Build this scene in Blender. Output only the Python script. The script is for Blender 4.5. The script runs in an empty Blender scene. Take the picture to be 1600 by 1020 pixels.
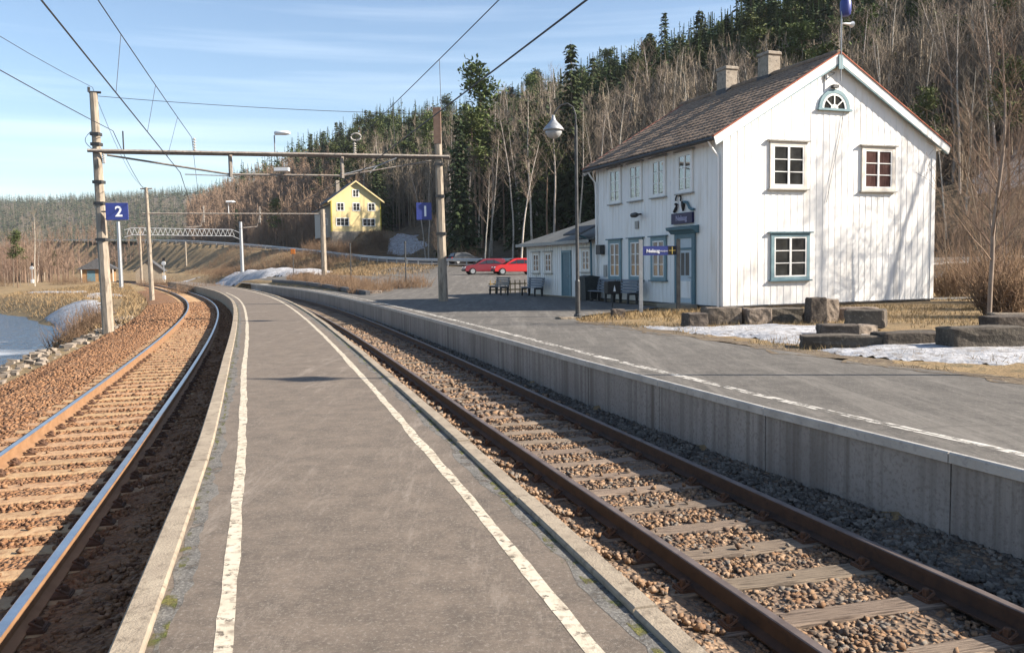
import bpy, bmesh, math, random
import numpy as np
from mathutils import Vector, Matrix
random.seed(7); rng = np.random.default_rng(11)
R = math.radians
sc = bpy.context.scene

# ------------------------------------------------------------------ camera, sky, sun, exposure
CAMH = 1.64
cam_d = bpy.data.cameras.new('camera'); cam_d.lens = 30.0; cam_d.sensor_width = 36.0
cam_d.clip_start = 0.05; cam_d.clip_end = 9000
cam = bpy.data.objects.new('camera', cam_d); sc.collection.objects.link(cam); sc.camera = cam
pit, rol = math.atan(97/1333.3), R(0.92)
fwd = Vector((0, math.cos(pit), -math.sin(pit))); up0 = Vector((0, math.sin(pit), math.cos(pit))); r0 = Vector((1, 0, 0))
rt = r0*math.cos(rol) - up0*math.sin(rol); upv = up0*math.cos(rol) + r0*math.sin(rol)
m = Matrix((rt, upv, -fwd)).transposed().to_4x4(); m.translation = (0, 0, CAMH); cam.matrix_world = m

SUN_EL, SUN_AZ = 31.0, 97.0        # azimuth measured from +Y towards +X
w = bpy.data.worlds.new('World'); sc.world = w; w.use_nodes = True
nt = w.node_tree; nt.nodes.clear()
wo = nt.nodes.new('ShaderNodeOutputWorld'); bg = nt.nodes.new('ShaderNodeBackground')
sky = nt.nodes.new('ShaderNodeTexSky'); sky.sky_type = 'NISHITA'; sky.sun_disc = False
sky.sun_elevation = R(SUN_EL); sky.sun_rotation = R(SUN_AZ); sky.air_density = 1.0; sky.dust_density = 0.5; sky.ozone_density = 1.8
bg.inputs['Strength'].default_value = 0.076
tc = nt.nodes.new('ShaderNodeTexCoord'); mp = nt.nodes.new('ShaderNodeMapping')
mp.inputs['Rotation'].default_value = (0, 0, R(4)); mp.inputs['Scale'].default_value = (1.1, 1.1, 26)
nz = nt.nodes.new('ShaderNodeTexNoise'); nz.inputs['Scale'].default_value = 1.1; nz.inputs['Detail'].default_value = 6; nz.inputs['Roughness'].default_value = 0.52
rp = nt.nodes.new('ShaderNodeValToRGB'); rp.color_ramp.elements[0].position = .50; rp.color_ramp.elements[1].position = .80
rp.color_ramp.elements[0].color = (0, 0, 0, 1); rp.color_ramp.elements[1].color = (.27, .27, .27, 1)
mxw = nt.nodes.new('ShaderNodeMix'); mxw.data_type = 'RGBA'; mxw.inputs['B'].default_value = (9.0, 9.6, 10.2, 1)
for a, b in ((tc.outputs['Generated'], mp.inputs['Vector']), (mp.outputs[0], nz.inputs['Vector']), (nz.outputs['Fac'], rp.inputs[0]),
             (rp.outputs[0], mxw.inputs['Factor']), (sky.outputs[0], mxw.inputs['A']), (mxw.outputs['Result'], bg.inputs['Color']), (bg.outputs[0], wo.inputs['Surface'])):
    nt.links.new(a, b)
sd = bpy.data.lights.new('sun', 'SUN'); sd.energy = 5.0; sd.angle = R(0.53); sd.color = (1.0, .90, .77)
sun = bpy.data.objects.new('sun', sd); sc.collection.objects.link(sun)
ldir = Vector((-math.sin(R(SUN_AZ))*math.cos(R(SUN_EL)), -math.cos(R(SUN_AZ))*math.cos(R(SUN_EL)), -math.sin(R(SUN_EL))))
sun.rotation_euler = ldir.to_track_quat('-Z', 'Y').to_euler(); sun.location = (40, -5, 30)
sc.view_settings.view_transform = 'Standard'; sc.view_settings.look = 'None'; sc.view_settings.gamma = 1.0
sc.view_settings.use_curve_mapping = False; sc.view_settings.exposure = 1.37
sc.cycles.max_bounces = 5; sc.cycles.diffuse_bounces = 2; sc.cycles.glossy_bounces = 2; sc.cycles.transparent_max_bounces = 12
sc.cycles.caustics_reflective = False; sc.cycles.caustics_refractive = False

# ------------------------------------------------------------------ helpers
COL = sc.collection
class MB:
    def __init__(s): s.v = []; s.f = []
    def add(s, V, F):
        n = len(s.v); s.v += [tuple(p) for p in V]; s.f += [tuple(i+n for i in f) for f in F]; return s
    def box(s, x0, x1, y0, y1, z0, z1, T=None):
        V = [(x, y, z) for z in (z0, z1) for y in (y0, y1) for x in (x0, x1)]
        if T: V = [T(*p) for p in V]
        return s.add(V, [(0, 2, 3, 1), (4, 5, 7, 6), (0, 1, 5, 4), (2, 6, 7, 3), (0, 4, 6, 2), (1, 3, 7, 5)])
    def prism(s, poly, lo, hi, T):          # poly of (a,b); T(a,b,c)
        n = len(poly); V = [T(a, b, lo) for a, b in poly]+[T(a, b, hi) for a, b in poly]
        return s.add(V, [tuple(range(n))[::-1], tuple(range(n, 2*n))]+[(i, (i+1) % n, (i+1) % n+n, i+n) for i in range(n)])
    def tube(s, pts, r, n=6, r2=None, cap=True):
        P = [Vector(p) for p in pts]; k = len(P); V = []; r2 = r if r2 is None else r2
        for i, p in enumerate(P):
            t = (P[min(i+1, k-1)]-P[max(i-1, 0)]).normalized()
            a = t.cross(Vector((0, 0, 1)) if abs(t.z) < .9 else Vector((1, 0, 0))).normalized(); b = t.cross(a)
            rr = r[i] if isinstance(r, (list, tuple)) else r+(r2-r)*i/max(1, k-1)
            V += [p+(a*math.cos(2*math.pi*j/n)+b*math.sin(2*math.pi*j/n))*rr for j in range(n)]
        F = [(i*n+j, i*n+(j+1) % n, (i+1)*n+(j+1) % n, (i+1)*n+j) for i in range(k-1) for j in range(n)]
        if cap: F += [tuple(range(n))[::-1], tuple(range((k-1)*n, k*n))]
        return s.add(V, F)
    def lathe(s, prof, n=16, c=(0, 0, 0), T=None):
        V = []; 
        for r, z in prof: V += [(c[0]+r*math.cos(2*math.pi*j/n), c[1]+r*math.sin(2*math.pi*j/n), c[2]+z) for j in range(n)]
        if T: V = [T(*p) for p in V]
        k = len(prof); F = [(i*n+j, i*n+(j+1) % n, (i+1)*n+(j+1) % n, (i+1)*n+j) for i in range(k-1) for j in range(n)]
        return s.add(V, F+[tuple(range(n))[::-1], tuple(range((k-1)*n, k*n))])
def mk(name, V, F, mat=None, parent=None, smooth=False, loc=None):
    me = bpy.data.meshes.new(name)
    if isinstance(F, np.ndarray):
        V = np.asarray(V, dtype=np.float32); nF, k = F.shape
        me.vertices.add(len(V)); me.vertices.foreach_set('co', V.ravel())
        me.loops.add(nF*k); me.loops.foreach_set('vertex_index', F.astype(np.int32).ravel())
        me.polygons.add(nF); me.polygons.foreach_set('loop_start', np.arange(0, nF*k, k, dtype=np.int32))
        me.update(calc_edges=True); me.validate()
    else: me.from_pydata(V, [], F)
    if smooth: me.polygons.foreach_set('use_smooth', [True]*len(me.polygons))
    if mat: me.materials.append(mat)
    o = bpy.data.objects.new(name, me); COL.objects.link(o)
    if parent: o.parent = parent
    if loc is not None: o.location = loc
    return o
def obj(name, mb, mat, parent=None, smooth=False, bevel=0, loc=None, label=None):
    o = mk(name, mb.v, mb.f, mat, parent, smooth, loc)
    if bevel:
        bm = bmesh.new(); bm.from_mesh(o.data)
        bmesh.ops.bevel(bm, geom=bm.edges[:], offset=bevel, segments=1, affect='EDGES', clamp_overlap=True)
        bm.to_mesh(o.data); bm.free()
    if label: o['label'] = label
    return o
def tag(o, label=None, cat=None, group=None, kind=None):
    if label: o['label'] = label
    if cat: o['category'] = cat
    if group: o['group'] = group
    if kind: o['kind'] = kind
    return o
def thing(name, label, cat, loc=(0, 0, 0), rz=0, group=None):
    o = bpy.data.objects.new(name, None); COL.objects.link(o); o.location = loc; o.rotation_euler = (0, 0, rz); o.empty_display_size = .2
    return tag(o, label, cat, group)
def copy_tree(o, parent=None):
    c = o.copy(); COL.objects.link(c); c.parent = parent
    for ch in [x for x in KIDS.get(o.name, [])] or list(o.children): copy_tree(ch, c)
    return c
KIDS = {}
def inst(name, me, parent=None, loc=(0, 0, 0), rot=(0, 0, 0), scale=None):
    o = bpy.data.objects.new(name, me); COL.objects.link(o); o.parent = parent; o.location = loc; o.rotation_euler = rot
    if scale: o.scale = scale
    return o
def text_mesh(body, size, mat, name, parent, M, bold=0.0, depth=.004):
    cu = bpy.data.curves.new('t', 'FONT'); cu.body = body; cu.size = size; cu.align_x = 'CENTER'; cu.align_y = 'CENTER'; cu.extrude = depth; cu.offset = bold; cu.resolution_u = 4
    t = bpy.data.objects.new('t', cu); COL.objects.link(t)
    dg = bpy.context.evaluated_depsgraph_get(); me = bpy.data.meshes.new_from_object(t.evaluated_get(dg))
    bpy.data.objects.remove(t); bpy.data.curves.remove(cu); me.name = name; me.materials.clear(); me.materials.append(mat)
    o = bpy.data.objects.new(name, me); COL.objects.link(o); o.parent = parent; o.matrix_local = M; return o

# ------------------------------------------------------------------ materials
def mat(name, c1, c2=None, scale=4., detail=6, rough=.8, bump=0., bscale=None, lo=.35, hi=.65, c3=None, s3=30., f3=.5, spec=.3, metal=0., stretch=None, vor=None, rand=0., hole=None, translucent=0., c4=None, st4=(1, 1, 1), s4=1., f4=(.5, .75), crack=None, nrough=.6):
    """procedural surface: two colours mixed by a noise, optional third by a finer noise, optional bump"""
    M = bpy.data.materials.new(name); M.use_nodes = True; n = M.node_tree; L = n.links.new; N = n.nodes.new
    b = n.nodes['Principled BSDF']; b.inputs['Roughness'].default_value = rough; b.inputs['Metallic'].default_value = metal; b.inputs['Specular IOR Level'].default_value = spec
    tc = N('ShaderNodeTexCoord'); vec = tc.outputs['Object']
    if stretch:
        mp = N('ShaderNodeMapping'); mp.inputs['Scale'].default_value = stretch; L(vec, mp.inputs['Vector']); vec = mp.outputs[0]
    col = None
    def noise(s, d=detail):
        t = N('ShaderNodeTexNoise'); t.inputs['Scale'].default_value = s; t.inputs['Detail'].default_value = d; t.inputs['Roughness'].default_value = nrough; L(vec, t.inputs['Vector']); return t.outputs['Fac']
    def ramp(f, lo, hi):
        r = N('ShaderNodeMapRange'); r.inputs['From Min'].default_value = lo; r.inputs['From Max'].default_value = hi; L(f, r.inputs['Value']); return r.outputs['Result']
    def mix(f, A, B):
        x = N('ShaderNodeMix'); x.data_type = 'RGBA'
        if hasattr(f, 'links'): L(f, x.inputs['Factor'])
        else: x.inputs['Factor'].default_value = f
        for k, q in (('A', A), ('B', B)):
            if hasattr(q, 'links'): L(q, x.inputs[k])
            else: x.inputs[k].default_value = (*q, 1)
        return x.outputs['Result']
    if c2 is None: col = tuple(c1)
    else: col = mix(ramp(noise(scale), lo, hi), c1, c2)
    if c3: col = mix(ramp(noise(s3, 3), .62-.25*f3, .80-.25*f3), col, c3)
    if c4:
        keep = vec; m4 = N('ShaderNodeMapping'); m4.inputs['Scale'].default_value = st4[:3]; m4.inputs['Rotation'].default_value = (0, 0, R(st4[3]) if len(st4) > 3 else 0); L(tc.outputs['Object'], m4.inputs['Vector']); vec = m4.outputs[0]
        col = mix(ramp(noise(s4, 7), *f4), col, c4); vec = keep
    if crack:
        dn = N('ShaderNodeTexNoise'); dn.inputs['Scale'].default_value = 1.7; dn.inputs['Detail'].default_value = 6; L(tc.outputs['Object'], dn.inputs['Vector'])
        ad = N('ShaderNodeMix'); ad.data_type = 'VECTOR'; ad.inputs['Factor'].default_value = .35; L(tc.outputs['Object'], ad.inputs['A']); L(dn.outputs['Color'], ad.inputs['B'])
        vc = N('ShaderNodeTexVoronoi'); vc.feature = 'DISTANCE_TO_EDGE'; vc.inputs['Scale'].default_value = crack; L(ad.outputs['Result'], vc.inputs['Vector'])
        rk = N('ShaderNodeMapRange'); rk.inputs['From Min'].default_value = .0; rk.inputs['From Max'].default_value = .005; rk.inputs['To Min'].default_value = .4; rk.inputs['To Max'].default_value = 0; L(vc.outputs['Distance'], rk.inputs['Value'])
        col = mix(rk.outputs[0], col, (.06, .055, .05))
    if rand:
        oi = N('ShaderNodeObjectInfo'); h = N('ShaderNodeHueSaturation')
        mr = N('ShaderNodeMapRange'); mr.inputs['To Min'].default_value = 1-rand; mr.inputs['To Max'].default_value = 1+rand; L(oi.outputs['Random'], mr.inputs['Value']); L(mr.outputs[0], h.inputs['Value'])
        mr2 = N('ShaderNodeMapRange'); mr2.inputs['To Min'].default_value = .5-rand*.06; mr2.inputs['To Max'].default_value = .5+rand*.06
        ml = N('ShaderNodeMath'); ml.operation = 'FRACT'; m2 = N('ShaderNodeMath'); m2.operation = 'MULTIPLY'; m2.inputs[1].default_value = 7.13
        L(oi.outputs['Random'], m2.inputs[0]); L(m2.outputs[0], ml.inputs[0]); L(ml.outputs[0], mr2.inputs['Value']); L(mr2.outputs[0], h.inputs['Hue'])
        if hasattr(col, 'links'): L(col, h.inputs['Color'])
        else: h.inputs['Color'].default_value = (*col, 1)
        col = h.outputs[0]
    if hasattr(col, 'links'): L(col, b.inputs['Base Color'])
    else: b.inputs['Base Color'].default_value = (*col, 1)
    if bump:
        bp = N('ShaderNodeBump'); bp.inputs['Strength'].default_value = 1.0; bp.inputs['Distance'].default_value = bump
        if vor:
            vt = N('ShaderNodeTexVoronoi'); vt.inputs['Scale'].default_value = vor; L(vec, vt.inputs['Vector']); L(vt.outputs['Distance'], bp.inputs['Height'])
        else: L(noise(bscale or scale*4, 8), bp.inputs['Height'])
        L(bp.outputs[0], b.inputs['Normal'])
    if hole is not None or translucent:
        out = n.nodes['Material Output']
        if translucent:
            tl = N('ShaderNodeBsdfTranslucent')
            if hasattr(col, 'links'): L(col, tl.inputs['Color'])
            else: tl.inputs['Color'].default_value = (*col, 1)
            ms = N('ShaderNodeMixShader'); ms.inputs[0].default_value = translucent; L(b.outputs[0], ms.inputs[1]); L(tl.outputs[0], ms.inputs[2]); L(ms.outputs[0], out.inputs['Surface'])
        else:
            tr = N('ShaderNodeBsdfTransparent'); ms = N('ShaderNodeMixShader'); L(ramp(noise(hole[0], 8), hole[1], hole[2]), ms.inputs[0]); L(tr.outputs[0], ms.inputs[1]); L(b.outputs[0], ms.inputs[2]); L(ms.outputs[0], out.inputs['Surface'])
    return M
MT = {}
MT['asphalt'] = mat('asphalt_worn', (.052, .045, .039), (.195, .155, .121), scale=3.0, detail=15, nrough=.88, rough=.93, bump=.0025, bscale=170, c3=(.255, .225, .19), s3=42, f3=.36, lo=.30, hi=.66, c4=(.27, .228, .188), st4=(2.2, .30, 1, -16), s4=1.15, f4=(.53, .74))
MT['asphalt2'] = mat('asphalt_grey', (.042, .039, .036), (.145, .132, .116), scale=1.6, detail=15, nrough=.86, rough=.93, bump=.0025, bscale=150, c3=(.20, .185, .165), s3=26, f3=.28, lo=.30, hi=.70, c4=(.185, .17, .15), st4=(1.8, .13, 1, -17), s4=1.2, f4=(.48, .70), crack=.13)
MT['patch'] = mat('asphalt_gravelly_edge', (.075, .072, .068), (.15, .14, .125), scale=7, rough=.95, bump=.006, bscale=60, c3=(.22, .21, .19), s3=60, f3=.5, hole=(6, .34, .46))
MT['moss'] = mat('moss', (.10, .12, .028), (.17, .15, .05), scale=9, rough=1, bump=.02, bscale=80, hole=(5.5, .50, .62))
MT['kerb'] = mat('kerb_concrete', (.25, .205, .155), (.335, .28, .21), scale=3, rough=.9, bump=.006, bscale=70, c3=(.19, .155, .115), s3=14, f3=.45)
MT['wallconc'] = mat('wall_concrete', (.225, .21, .193), (.285, .268, .247), scale=1.2, rough=.9, c3=(.19, .172, .155), s3=26, f3=.5, bump=.003, bscale=60, c4=(.115, .10, .087), st4=(5.5, 5.5, .11), s4=1.1, f4=(.46, .70))
MT['coping'] = mat('coping_concrete', (.32, .305, .28), (.43, .41, .38), scale=3, rough=.9, bump=.005, bscale=60, c3=(.27, .26, .25), s3=12, f3=.4)
MT['paint'] = mat('worn_line_paint', (.44, .385, .295), (.56, .50, .40), scale=5, rough=.85, bump=.003, bscale=120, c3=(.26, .215, .165), s3=16, f3=.5, hole=(14, .35, .43))
MT['paint2'] = mat('faded_line_paint', (.42, .40, .36), (.55, .52, .47), scale=6, rough=.85, hole=(7, .40, .54))
MT['rust_ballast'] = mat('rusty_ballast', (.20, .100, .048), (.30, .165, .085), scale=1.5, rough=.95, bump=.05, vor=20, c3=(.13, .065, .035), s3=26, f3=.5)
MT['ballast'] = mat('grey_brown_ballast', (.12, .083, .058), (.22, .152, .10), scale=2, rough=.95, bump=.05, vor=20, c3=(.085, .07, .06), s3=26, f3=.5)
MT['railside'] = mat('rusty_rail_steel', (.042, .026, .019), (.065, .04, .028), scale=5, rough=.7, spec=.3, c3=(.03, .022, .02), s3=14, f3=.4)
MT['railside2'] = mat('brown_dusty_rail_steel', (.22, .12, .06), (.28, .16, .085), scale=5, rough=.75)
MT['railtop2'] = mat('dull_brown_rail_head', (.11, .085, .075), (.17, .135, .12), scale=6, rough=.5, metal=.3)
MT['railtop'] = mat('polished_rail_head', (.50, .50, .52), (.62, .62, .64), scale=5, rough=.30, metal=1.0)
MT['sleeper_old'] = mat('weathered_timber', (.165, .125, .092), (.31, .24, .178), scale=2.2, rough=.95, bump=.008, bscale=9, stretch=(1.2, 22, 22), c3=(.075, .055, .042), s3=2.6, f3=.62, rand=.16)
MT['sleeper_dusty'] = mat('dust_brown_sleeper', (.30, .19, .105), (.40, .27, .155), scale=5, rough=.95, bump=.006, bscale=50, c3=(.23, .125, .065), s3=9, f3=.5, rand=.1)
MT['clip'] = mat('rusty_clip_iron', (.07, .038, .024), (.12, .065, .04), scale=20, rough=.85)
MT['grass'] = mat('dry_grass_ground', (.205, .138, .072), (.275, .195, .10), scale=.6, rough=1, bump=.06, bscale=14, c3=(.125, .10, .055), s3=3, f3=.5)
MT['snow'] = mat('old_snow', (.27, .275, .29), (.46, .46, .475), scale=1.6, rough=.75, bump=.05, bscale=7, c3=(.19, .165, .14), s3=6, f3=.5, spec=.3, c4=(.54, .54, .55), st4=(.6, 3, 1), s4=1.2, f4=(.55, .7))
MT['white'] = mat('white_painted_wood', (.80, .785, .755), (.85, .835, .805), scale=1.2, rough=.6, c3=(.70, .665, .61), s3=2.5, f3=.32, stretch=(1, 1, .15))
MT['trim'] = mat('cream_painted_wood', (.66, .60, .52), (.74, .68, .60), scale=4, rough=.6)
MT['teal'] = mat('grey_blue_painted_wood', (.155, .25, .285), (.20, .30, .33), scale=4, rough=.55)
MT['teal_dark'] = mat('dark_teal_painted_wood', (.075, .15, .19), (.10, .18, .215), scale=4, rough=.5)
MT['grey_trim'] = mat('grey_weathered_sill', (.30, .29, .27), (.38, .37, .34), scale=6, rough=.7)
MT['sash'] = mat('white_window_bar', (.80, .79, .76), rough=.45)
def glass(name, tint=(.02, .022, .025)):
    M = bpy.data.materials.new(name); M.use_nodes = True; n = M.node_tree; b = n.nodes['Principled BSDF']; out = n.nodes['Material Output']
    tr = n.nodes.new('ShaderNodeBsdfTransparent'); tr.inputs[0].default_value = (.85, .88, .88, 1); gl = n.nodes.new('ShaderNodeBsdfGlossy'); gl.inputs['Roughness'].default_value = .02
    fr = n.nodes.new('ShaderNodeFresnel'); fr.inputs[0].default_value = 1.28; ms = n.nodes.new('ShaderNodeMixShader')
    mlt = n.nodes.new('ShaderNodeMath'); mlt.operation = 'MULTIPLY'; mlt.inputs[1].default_value = .3; n.links.new(fr.outputs[0], mlt.inputs[0]); n.links.new(mlt.outputs[0], ms.inputs[0]); n.links.new(tr.outputs[0], ms.inputs[1]); n.links.new(gl.outputs[0], ms.inputs[2]); n.links.new(ms.outputs[0], out.inputs['Surface']); return M
MT['glass'] = glass('window_glass')
MT['dark_room'] = mat('painted_dark_room', (.03, .027, .025), (.085, .078, .072), scale=1.4, rough=1)  # dark tone painted in for the unlit room behind the panes
MT['red_curtain'] = mat('rose_curtain', (.10, .04, .035), (.20, .10, .085), scale=7, stretch=(3, 3, .3), rough=1)
MT['tan_blind'] = mat('tan_blind', (.115, .108, .098), (.175, .163, .148), scale=3, stretch=(3, 3, .4), rough=1)
MT['pale_curtain'] = mat('pale_curtain', (.30, .30, .29), (.12, .12, .12), scale=4, stretch=(3, 3, .6), rough=1)
MT['tile'] = mat('old_brown_roof_tile', (.15, .108, .08), (.235, .172, .125), scale=1.7, rough=.95, c3=(.29, .205, .14), s3=9, f3=.45, bump=.01, bscale=50)
MT['redtile'] = mat('red_verge_flashing', (.28, .085, .05), (.36, .12, .07), scale=6, rough=.8)
MT['roofgrey'] = mat('grey_roofing_felt', (.105, .11, .105), (.155, .155, .145), scale=2.5, rough=.9, bump=.005, bscale=40)
MT['chimney'] = mat('weathered_render', (.27, .23, .185), (.37, .32, .26), scale=5, rough=.95, bump=.015, bscale=25, c3=(.15, .13, .11), s3=8, f3=.4)
MT['stonebase'] = mat('foundation_stone', (.24, .21, .17), (.33, .29, .235), scale=4, rough=.95, bump=.015, bscale=25)
MT['granite'] = mat('rough_granite', (.15, .122, .095), (.26, .212, .165), scale=2.2, rough=.95, bump=.03, bscale=12, c3=(.09, .075, .06), s3=7, f3=.5, rand=.2)
MT['granite_dark'] = mat('dark_lichen_granite', (.055, .045, .037), (.105, .086, .07), scale=2.2, rough=.95, bump=.02, bscale=18, c3=(.15, .125, .10), s3=14, f3=.35, rand=.2)
MT['black'] = mat('black_paint', (.018, .018, .02), rough=.5)
MT['darkmetal'] = mat('dark_steel', (.05, .052, .055), (.085, .085, .085), scale=9, rough=.55, metal=.5)
MT['galv'] = mat('galvanised_steel', (.30, .31, .32), (.42, .43, .44), scale=12, rough=.5, metal=.6)
MT['beam'] = mat('weathered_gantry_steel', (.17, .155, .14), (.29, .255, .22), scale=6, rough=.75, c3=(.16, .09, .06), s3=11, f3=.35)
MT['polec'] = mat('weathered_concrete_pole', (.27, .225, .175), (.37, .315, .25), scale=2.5, rough=.9, stretch=(3, 3, .5), c3=(.17, .14, .11), s3=4, f3=.5, bump=.006, bscale=30)
MT['poler'] = mat('rust_red_pole_top', (.17, .105, .078), (.235, .155, .115), scale=5, rough=.85)
MT['wire'] = mat('dark_copper_wire', (.05, .05, .055), rough=.6)
MT['insul'] = mat('porcelain_insulator', (.55, .53, .49), (.30, .26, .22), scale=20, rough=.3)
MT['lamp'] = mat('white_lamp_housing', (.72, .73, .73), rough=.35)
MT['bowl'] = mat('milky_lamp_bowl', (.34, .35, .36), (.42, .43, .43), scale=6, rough=.25)
MT['bluesign'] = mat('blue_sign_enamel', (.030, .045, .21), (.04, .058, .25), scale=3, rough=.4, spec=.5)
MT['darkblue'] = mat('navy_sign_enamel', (.016, .016, .065), rough=.4)
MT['signwhite'] = mat('white_sign_lettering', (.85, .85, .86), rough=.5)
MT['signyellow'] = mat('yellow_pictogram', (.55, .42, .12), rough=.5)
MT['red'] = mat('red_car_paint', (.50, .018, .016), rough=.18, spec=.6)
MT['dullred'] = mat('dull_red_car_paint', (.16, .018, .024), rough=.25, spec=.5)
MT['carglass'] = mat('car_glass', (.02, .024, .028), rough=.06, spec=.7)
MT['tyre'] = mat('tyre_rubber', (.018, .018, .018), rough=.9)
MT['rim'] = mat('silver_rim', (.62, .62, .62), rough=.3, metal=.8)
MT['headlamp'] = mat('clear_headlamp', (.7, .72, .72), rough=.1, spec=.8)
MT['benchblue'] = mat('blue_grey_bench_paint', (.13, .155, .19), (.18, .205, .24), scale=5, rough=.6)
MT['benchwood'] = mat('grey_bench_timber', (.20, .19, .18), (.28, .27, .26), scale=5, stretch=(1, 12, 12), rough=.8)
MT['binplastic'] = mat('dark_bin_plastic', (.035, .04, .042), (.055, .06, .06), scale=8, rough=.6)
MT['yellow'] = mat('yellow_house_paint', (.70, .55, .27), (.75, .60, .32), scale=1, rough=.7, stretch=(1, 1, .2))
MT['slate'] = mat('dark_slate', (.06, .06, .065), (.10, .10, .105), scale=3, rough=.8)
MT['orange'] = mat('orange_sign_enamel', (.55, .17, .03), rough=.5)
MT['bark_pale'] = mat('pale_birch_bark', (.42, .37, .31), (.56, .50, .43), scale=5, rough=.95, stretch=(1, 1, 3), c3=(.12, .10, .085), s3=6, f3=.45, rand=.22)
MT['bark_grey'] = mat('grey_brown_bark', (.17, .135, .105), (.26, .21, .165), scale=4, rough=1, stretch=(1, 1, .4), rand=.2)
MT['bark_pine'] = mat('orange_pine_bark', (.22, .13, .085), (.16, .12, .09), scale=2, rough=1, rand=.15)
MT['twig_brown'] = mat('brown_twigs', (.195, .134, .093), (.265, .187, .132), scale=.4, rough=1, rand=.28)
MT['twig_grey'] = mat('grey_twigs', (.225, .178, .135), (.30, .24, .182), scale=.4, rough=1, rand=.22)
MT['spruce'] = mat('spruce_needles', (.036, .054, .022), (.075, .095, .034), scale=.8, rough=.95, rand=.35)
MT['pine'] = mat('pine_needles', (.065, .092, .030), (.125, .145, .046), scale=.9, rough=.95, rand=.3)
MT['far_bare'] = mat('grey_olive_far_twigs', (.17, .135, .095), (.22, .18, .125), scale=.01, rough=1)
MT['drybank'] = mat('brown_bank_grass', (.20, .135, .07), (.29, .205, .11), scale=.5, rough=1, c3=(.12, .08, .045), s3=2, f3=.45)
MT['soil'] = mat('dark_soil_verge', (.075, .055, .038), (.15, .115, .078), scale=2.5, rough=1, bump=.04, bscale=16, c3=(.24, .19, .12), s3=11, f3=.4)
MT['litter'] = mat('leaf_litter_slope', (.105, .078, .052), (.175, .135, .088), scale=.12, rough=1, bump=.25, bscale=3, c3=(.06, .05, .035), s3=.9, f3=.5)
MT['drygrass'] = mat('dry_grass_blades', (.24, .165, .08), (.35, .255, .13), scale=.7, rough=1, c3=(.18, .12, .06), s3=3, f3=.4)
MT['shrub'] = mat('brown_shrub_twigs', (.16, .10, .065), (.23, .155, .095), scale=2, rough=1)
MT['guard'] = mat('galvanised_guardrail', (.45, .45, .45), (.58, .58, .57), scale=8, rough=.5, metal=.3)
MT['rock'] = mat('pale_shore_rock', (.17, .14, .11), (.28, .235, .19), scale=5, rough=.95, rand=.2)
MT['ice'] = mat('grey_lake_ice', (.40, .43, .47), (.58, .60, .63), scale=.25, rough=.45, hole=(.12, .50, .66))
Mw = bpy.data.materials.new('lake_water'); Mw.use_nodes = True; b = Mw.node_tree.nodes['Principled BSDF']; b.inputs['Base Color'].default_value = (.03, .075, .135, 1); b.inputs['Roughness'].default_value = .12; b.inputs['IOR'].default_value = 1.33
_n = Mw.node_tree.nodes.new('ShaderNodeTexNoise'); _n.inputs['Scale'].default_value = 1.6; _n.inputs['Detail'].default_value = 5; _b = Mw.node_tree.nodes.new('ShaderNodeBump'); _b.inputs['Distance'].default_value = .35
_t = Mw.node_tree.nodes.new('ShaderNodeTexCoord'); Mw.node_tree.links.new(_t.outputs['Object'], _n.inputs['Vector']); Mw.node_tree.links.new(_n.outputs['Fac'], _b.inputs['Height']); Mw.node_tree.links.new(_b.outputs[0], b.inputs['Normal'])

# ------------------------------------------------------------------ the line: one curve that platforms and tracks follow
Yk = [-60, -10, 0, 10, 25, 40, 55, 70, 90, 115, 150, 200, 300]
Mk = [-.24, -.26, -.268, -.285, -.305, -.335, -.39, -.44, -.475, -.50, -.62, -.85, -1.3]
Yg = np.arange(-60, 300.01, .25); Mg = np.interp(Yg, Yk, Mk)
Xg = np.concatenate([[0], np.cumsum((Mg[1:]+Mg[:-1])/2*.25)]); Xg += -0.475-np.interp(3.5, Yg, Xg)
Sg = np.concatenate([[0], np.cumsum(np.sqrt(1+((Mg[1:]+Mg[:-1])/2)**2)*.25)])
def cx(t): return np.interp(t, Yg, Xg)
def cm(t): return np.interp(t, Yg, Mg)
def at(off, t):
    """point at an offset to the right of the line, at parameter t"""
    mm = cm(t); k = 1/np.sqrt(1+mm*mm); return cx(t)+off*k, t-off*mm*k
def offset_of(x, y):
    t = np.array(y, dtype=float)
    for _ in range(5):
        o = (x-cx(t))*np.sqrt(1/(1+cm(t)**2)) if _ == 0 else ((x-cx(t))+(-(y-t))*cm(t))/np.sqrt(1+cm(t)**2)
        t = np.clip(y+o*cm(t)/np.sqrt(1+cm(t)**2), -58, 298)
    return o, t
def p1off(t): return np.interp(t, [-10, 4, 8, 13, 25, 40, 60, 200], [5.3, 4.9, 4.56, 4.36, 4.25, 4.12, 4.15, 4.2])
def isl_l(t): return np.interp(t, [-10, 8, 16, 28, 53, 120], [-1.21, -1.22, -1.36, -1.46, -1.55, -1.6])
def rt_c(t): return np.interp(t, [-10, 3, 8, 12, 300], [3.3, 3.2, 3.1, 3.04, 3.04])
LT = -2.9
def loft(name, sec, ts, mat_, parent=None, closed=True, smooth=False, cap=True):
    """sweep a cross-section [(offset or f(t), z or f(t))...] along the line"""
    n = len(sec); V = []
    for t in ts:
        for o, z in sec:
            oo = o(t) if callable(o) else o; x, y = at(oo, t); V.append((x, y, z(t) if callable(z) else z))
    k = len(ts); F = []
    for i in range(k-1):
        for j in range(n if closed else n-1):
            a, b2 = i*n+j, i*n+(j+1) % n; F.append((a, b2, b2+n, a+n))
    if closed and cap: F += [tuple(range(n))[::-1], tuple(range((k-1)*n, k*n))]
    return mk(name, V, F, mat_, parent, smooth)
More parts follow.
